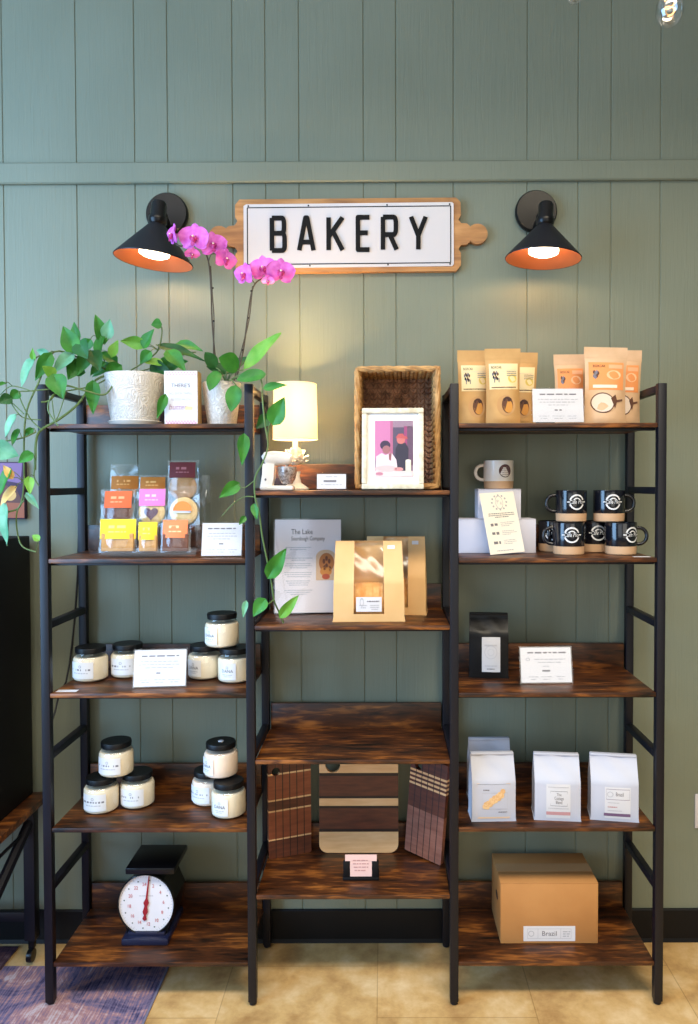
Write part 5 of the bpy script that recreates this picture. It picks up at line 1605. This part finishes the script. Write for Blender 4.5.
MT['cookie_pale'] = mat('pale_cookie', (230,200,142), rough=.85, col2=(216,184,124), nscale=60, bump=.4, bscale=110)
GK = 'packaged cookies in the clear display'
def packet(label, row, x0, x1, y0, y1, col, ly0, ly1, lx0, lx1, ck, kind='round', rot=0, extra=None):
    y_, h_ = steps[row]
    Y = Yd0+y_+.019
    zb_ = z+.0004+h_+.0008
    k = S(1, Y)
    w = (x1-x0)*k; h = P(150, y0, Y).z-zb_
    cx_ = (x0+x1)/2
    t = thing('cookie_packet', label, 'cookie packet', (X(cx_, Y), Y, zb_+.0), rot, GK, .10)
    ztop = P(150, y0, Y).z-zb_
    hh_ = lambda py: P(150, py, Y).z-zb_
    # cookie inside
    if kind == 'round':
        rc_ = min(w*.44, h*.40)
        c_ = MB().lathe([(.001, -.005), (rc_*.85, -.005), (rc_, 0), (rc_*.85, .005), (.001, .0062)], n=26, M=Matrix.Translation((0, .0, rc_+.004)) @ Matrix.Rotation(PI/2, 4, 'X'))
    else:
        c_ = MB().box((-w*.43, -.008, .003), (w*.43, .008, h*.56), bevel=.004)
    c_ = c_.build('cookie', ck, t)
    if extra: extra(c_, w, h)
    T2 = .0105
    f = lambda sg: (lambda a, b: ((a*2-1)*w/2*(1+.02*math.sin(b*14)), sg*(.0008+T2*(1-abs(a*2-1)**2.2)*math.sin(PI*min(1, .12+b*.95))**.7), b*h))
    fr_, bk_ = f(-1), f(1)
    mb = MB().grid(fr_, 10, 12); mb.grid(bk_, 6, 8)
    mb.build('wrapper', 'film_soft', t)
    m_ = ink('label_paper', col)
    pr = Print()
    lw0, lw1 = (lx0-cx_)*k, (lx1-cx_)*k; v0, v1 = hh_(ly1), hh_(ly0)
    def fm(u, v, o):
        a = min(1, max(0, u/w+.5)); b = min(1, max(0, v/h)); q_ = fr_(a, b)
        return (u, q_[1]-.0006-o, v)
    pr = Print(fm)
    pr.rect(lw0, lw1, v0, v1, m_, 0, 8, 4)
    pl_ = ink('label_text', tuple(min(255, c+70) for c in col))
    pr.dashes(lw0*.55, lw1*.55, (v0*.4+v1*.6), (v1-v0)*.16, pl_, 1, True, .9); pr.dashes(lw0*.5, lw1*.5, v0*.65+v1*.35, (v1-v0)*.07, pl_, 1, True)
    pr.build('paper_label', t)
def heart(c_, w, h):
    pr = Print(lambda u, v, o: (u, -.0066-o, v))
    r_ = w*.24; cz_ = min(w*.44, h*.40)+.004
    pts = []
    for k in range(24):
        a0 = 2*PI*k/24
        pts.append((r_*math.sin(a0)**3, cz_-.004+r_*(13*math.cos(a0)-5*math.cos(2*a0)-2*math.cos(3*a0)-math.cos(4*a0))/16))
    pr.poly(pts, ink('jam_plum', (92,56,74)), 1)
    pr.build('jam_heart', c_)
OBR = (204,124,42); MAR = (112,42,44); ORR = (236,106,58); PIN = (238,124,196); YEL = (240,204,42); ORA = (246,130,78); WHI = (232,228,232)
packet('cookie packet with amber label at the top row end nearest the outer post', 2, 109.5, 137.5, 464, 500, OBR, 476, 489, 111, 138, 'cookie')
packet('cookie packet with amber label in the middle of the top row', 2, 138.5, 165.5, 475, 500, OBR, 477, 490, 140, 165, 'cookie')
packet('cookie packet with dark maroon label at the top of the display', 2, 167, 198, 460, 500, MAR, 462, 478, 169, 195, 'cookie')
packet('cookie packet with red-orange label over a chocolate cookie', 1, 100, 134, 489, 525, ORR, 491, 508, 104, 131, 'cookie_dark')
packet('cookie packet with bright pink label over a jam heart cookie', 1, 136, 166, 488, 525, PIN, 489, 506, 138.5, 164.5, 'cookie_pale', extra=heart)
packet('round cookie packet with half orange half white sticker', 1, 167, 199, 486, 525, WHI, 506, 513, 173, 191, 'cookie_pale')
packet('bottom row cookie packet with wide yellow label, at the open end', 0, 98, 136, 518, 550, YEL, 519, 539, 99, 135, 'cookie', 'bar')
packet('narrower bottom row packet with yellow label, between two others', 0, 137, 158, 521, 550, YEL, 522, 540, 137.5, 156.5, 'cookie', 'bar')
packet('bottom row packet with coral orange label over a chocolate bar', 0, 160, 190, 519, 550, ORA, 520, 538, 162, 187, 'cookie_dark', 'bar')
st9 = [o for o in C.objects if o.get('label', '').startswith('round cookie packet')][0]
pr = Print(lambda u, v, o: (u, -.0145-o, v))
k_ = S(1, 2.27)
pr.ring((0, .047), 0, 9.5*k_, ink('label_orange', (236,136,62)), 1, 20, 0, PI)
pr.build('orange_sticker', st9)
card_sign('glossy white card in clear stand beside the cookie display', 199.5, 242, 522, 557, z, 2.18, .28, .06, card_print)
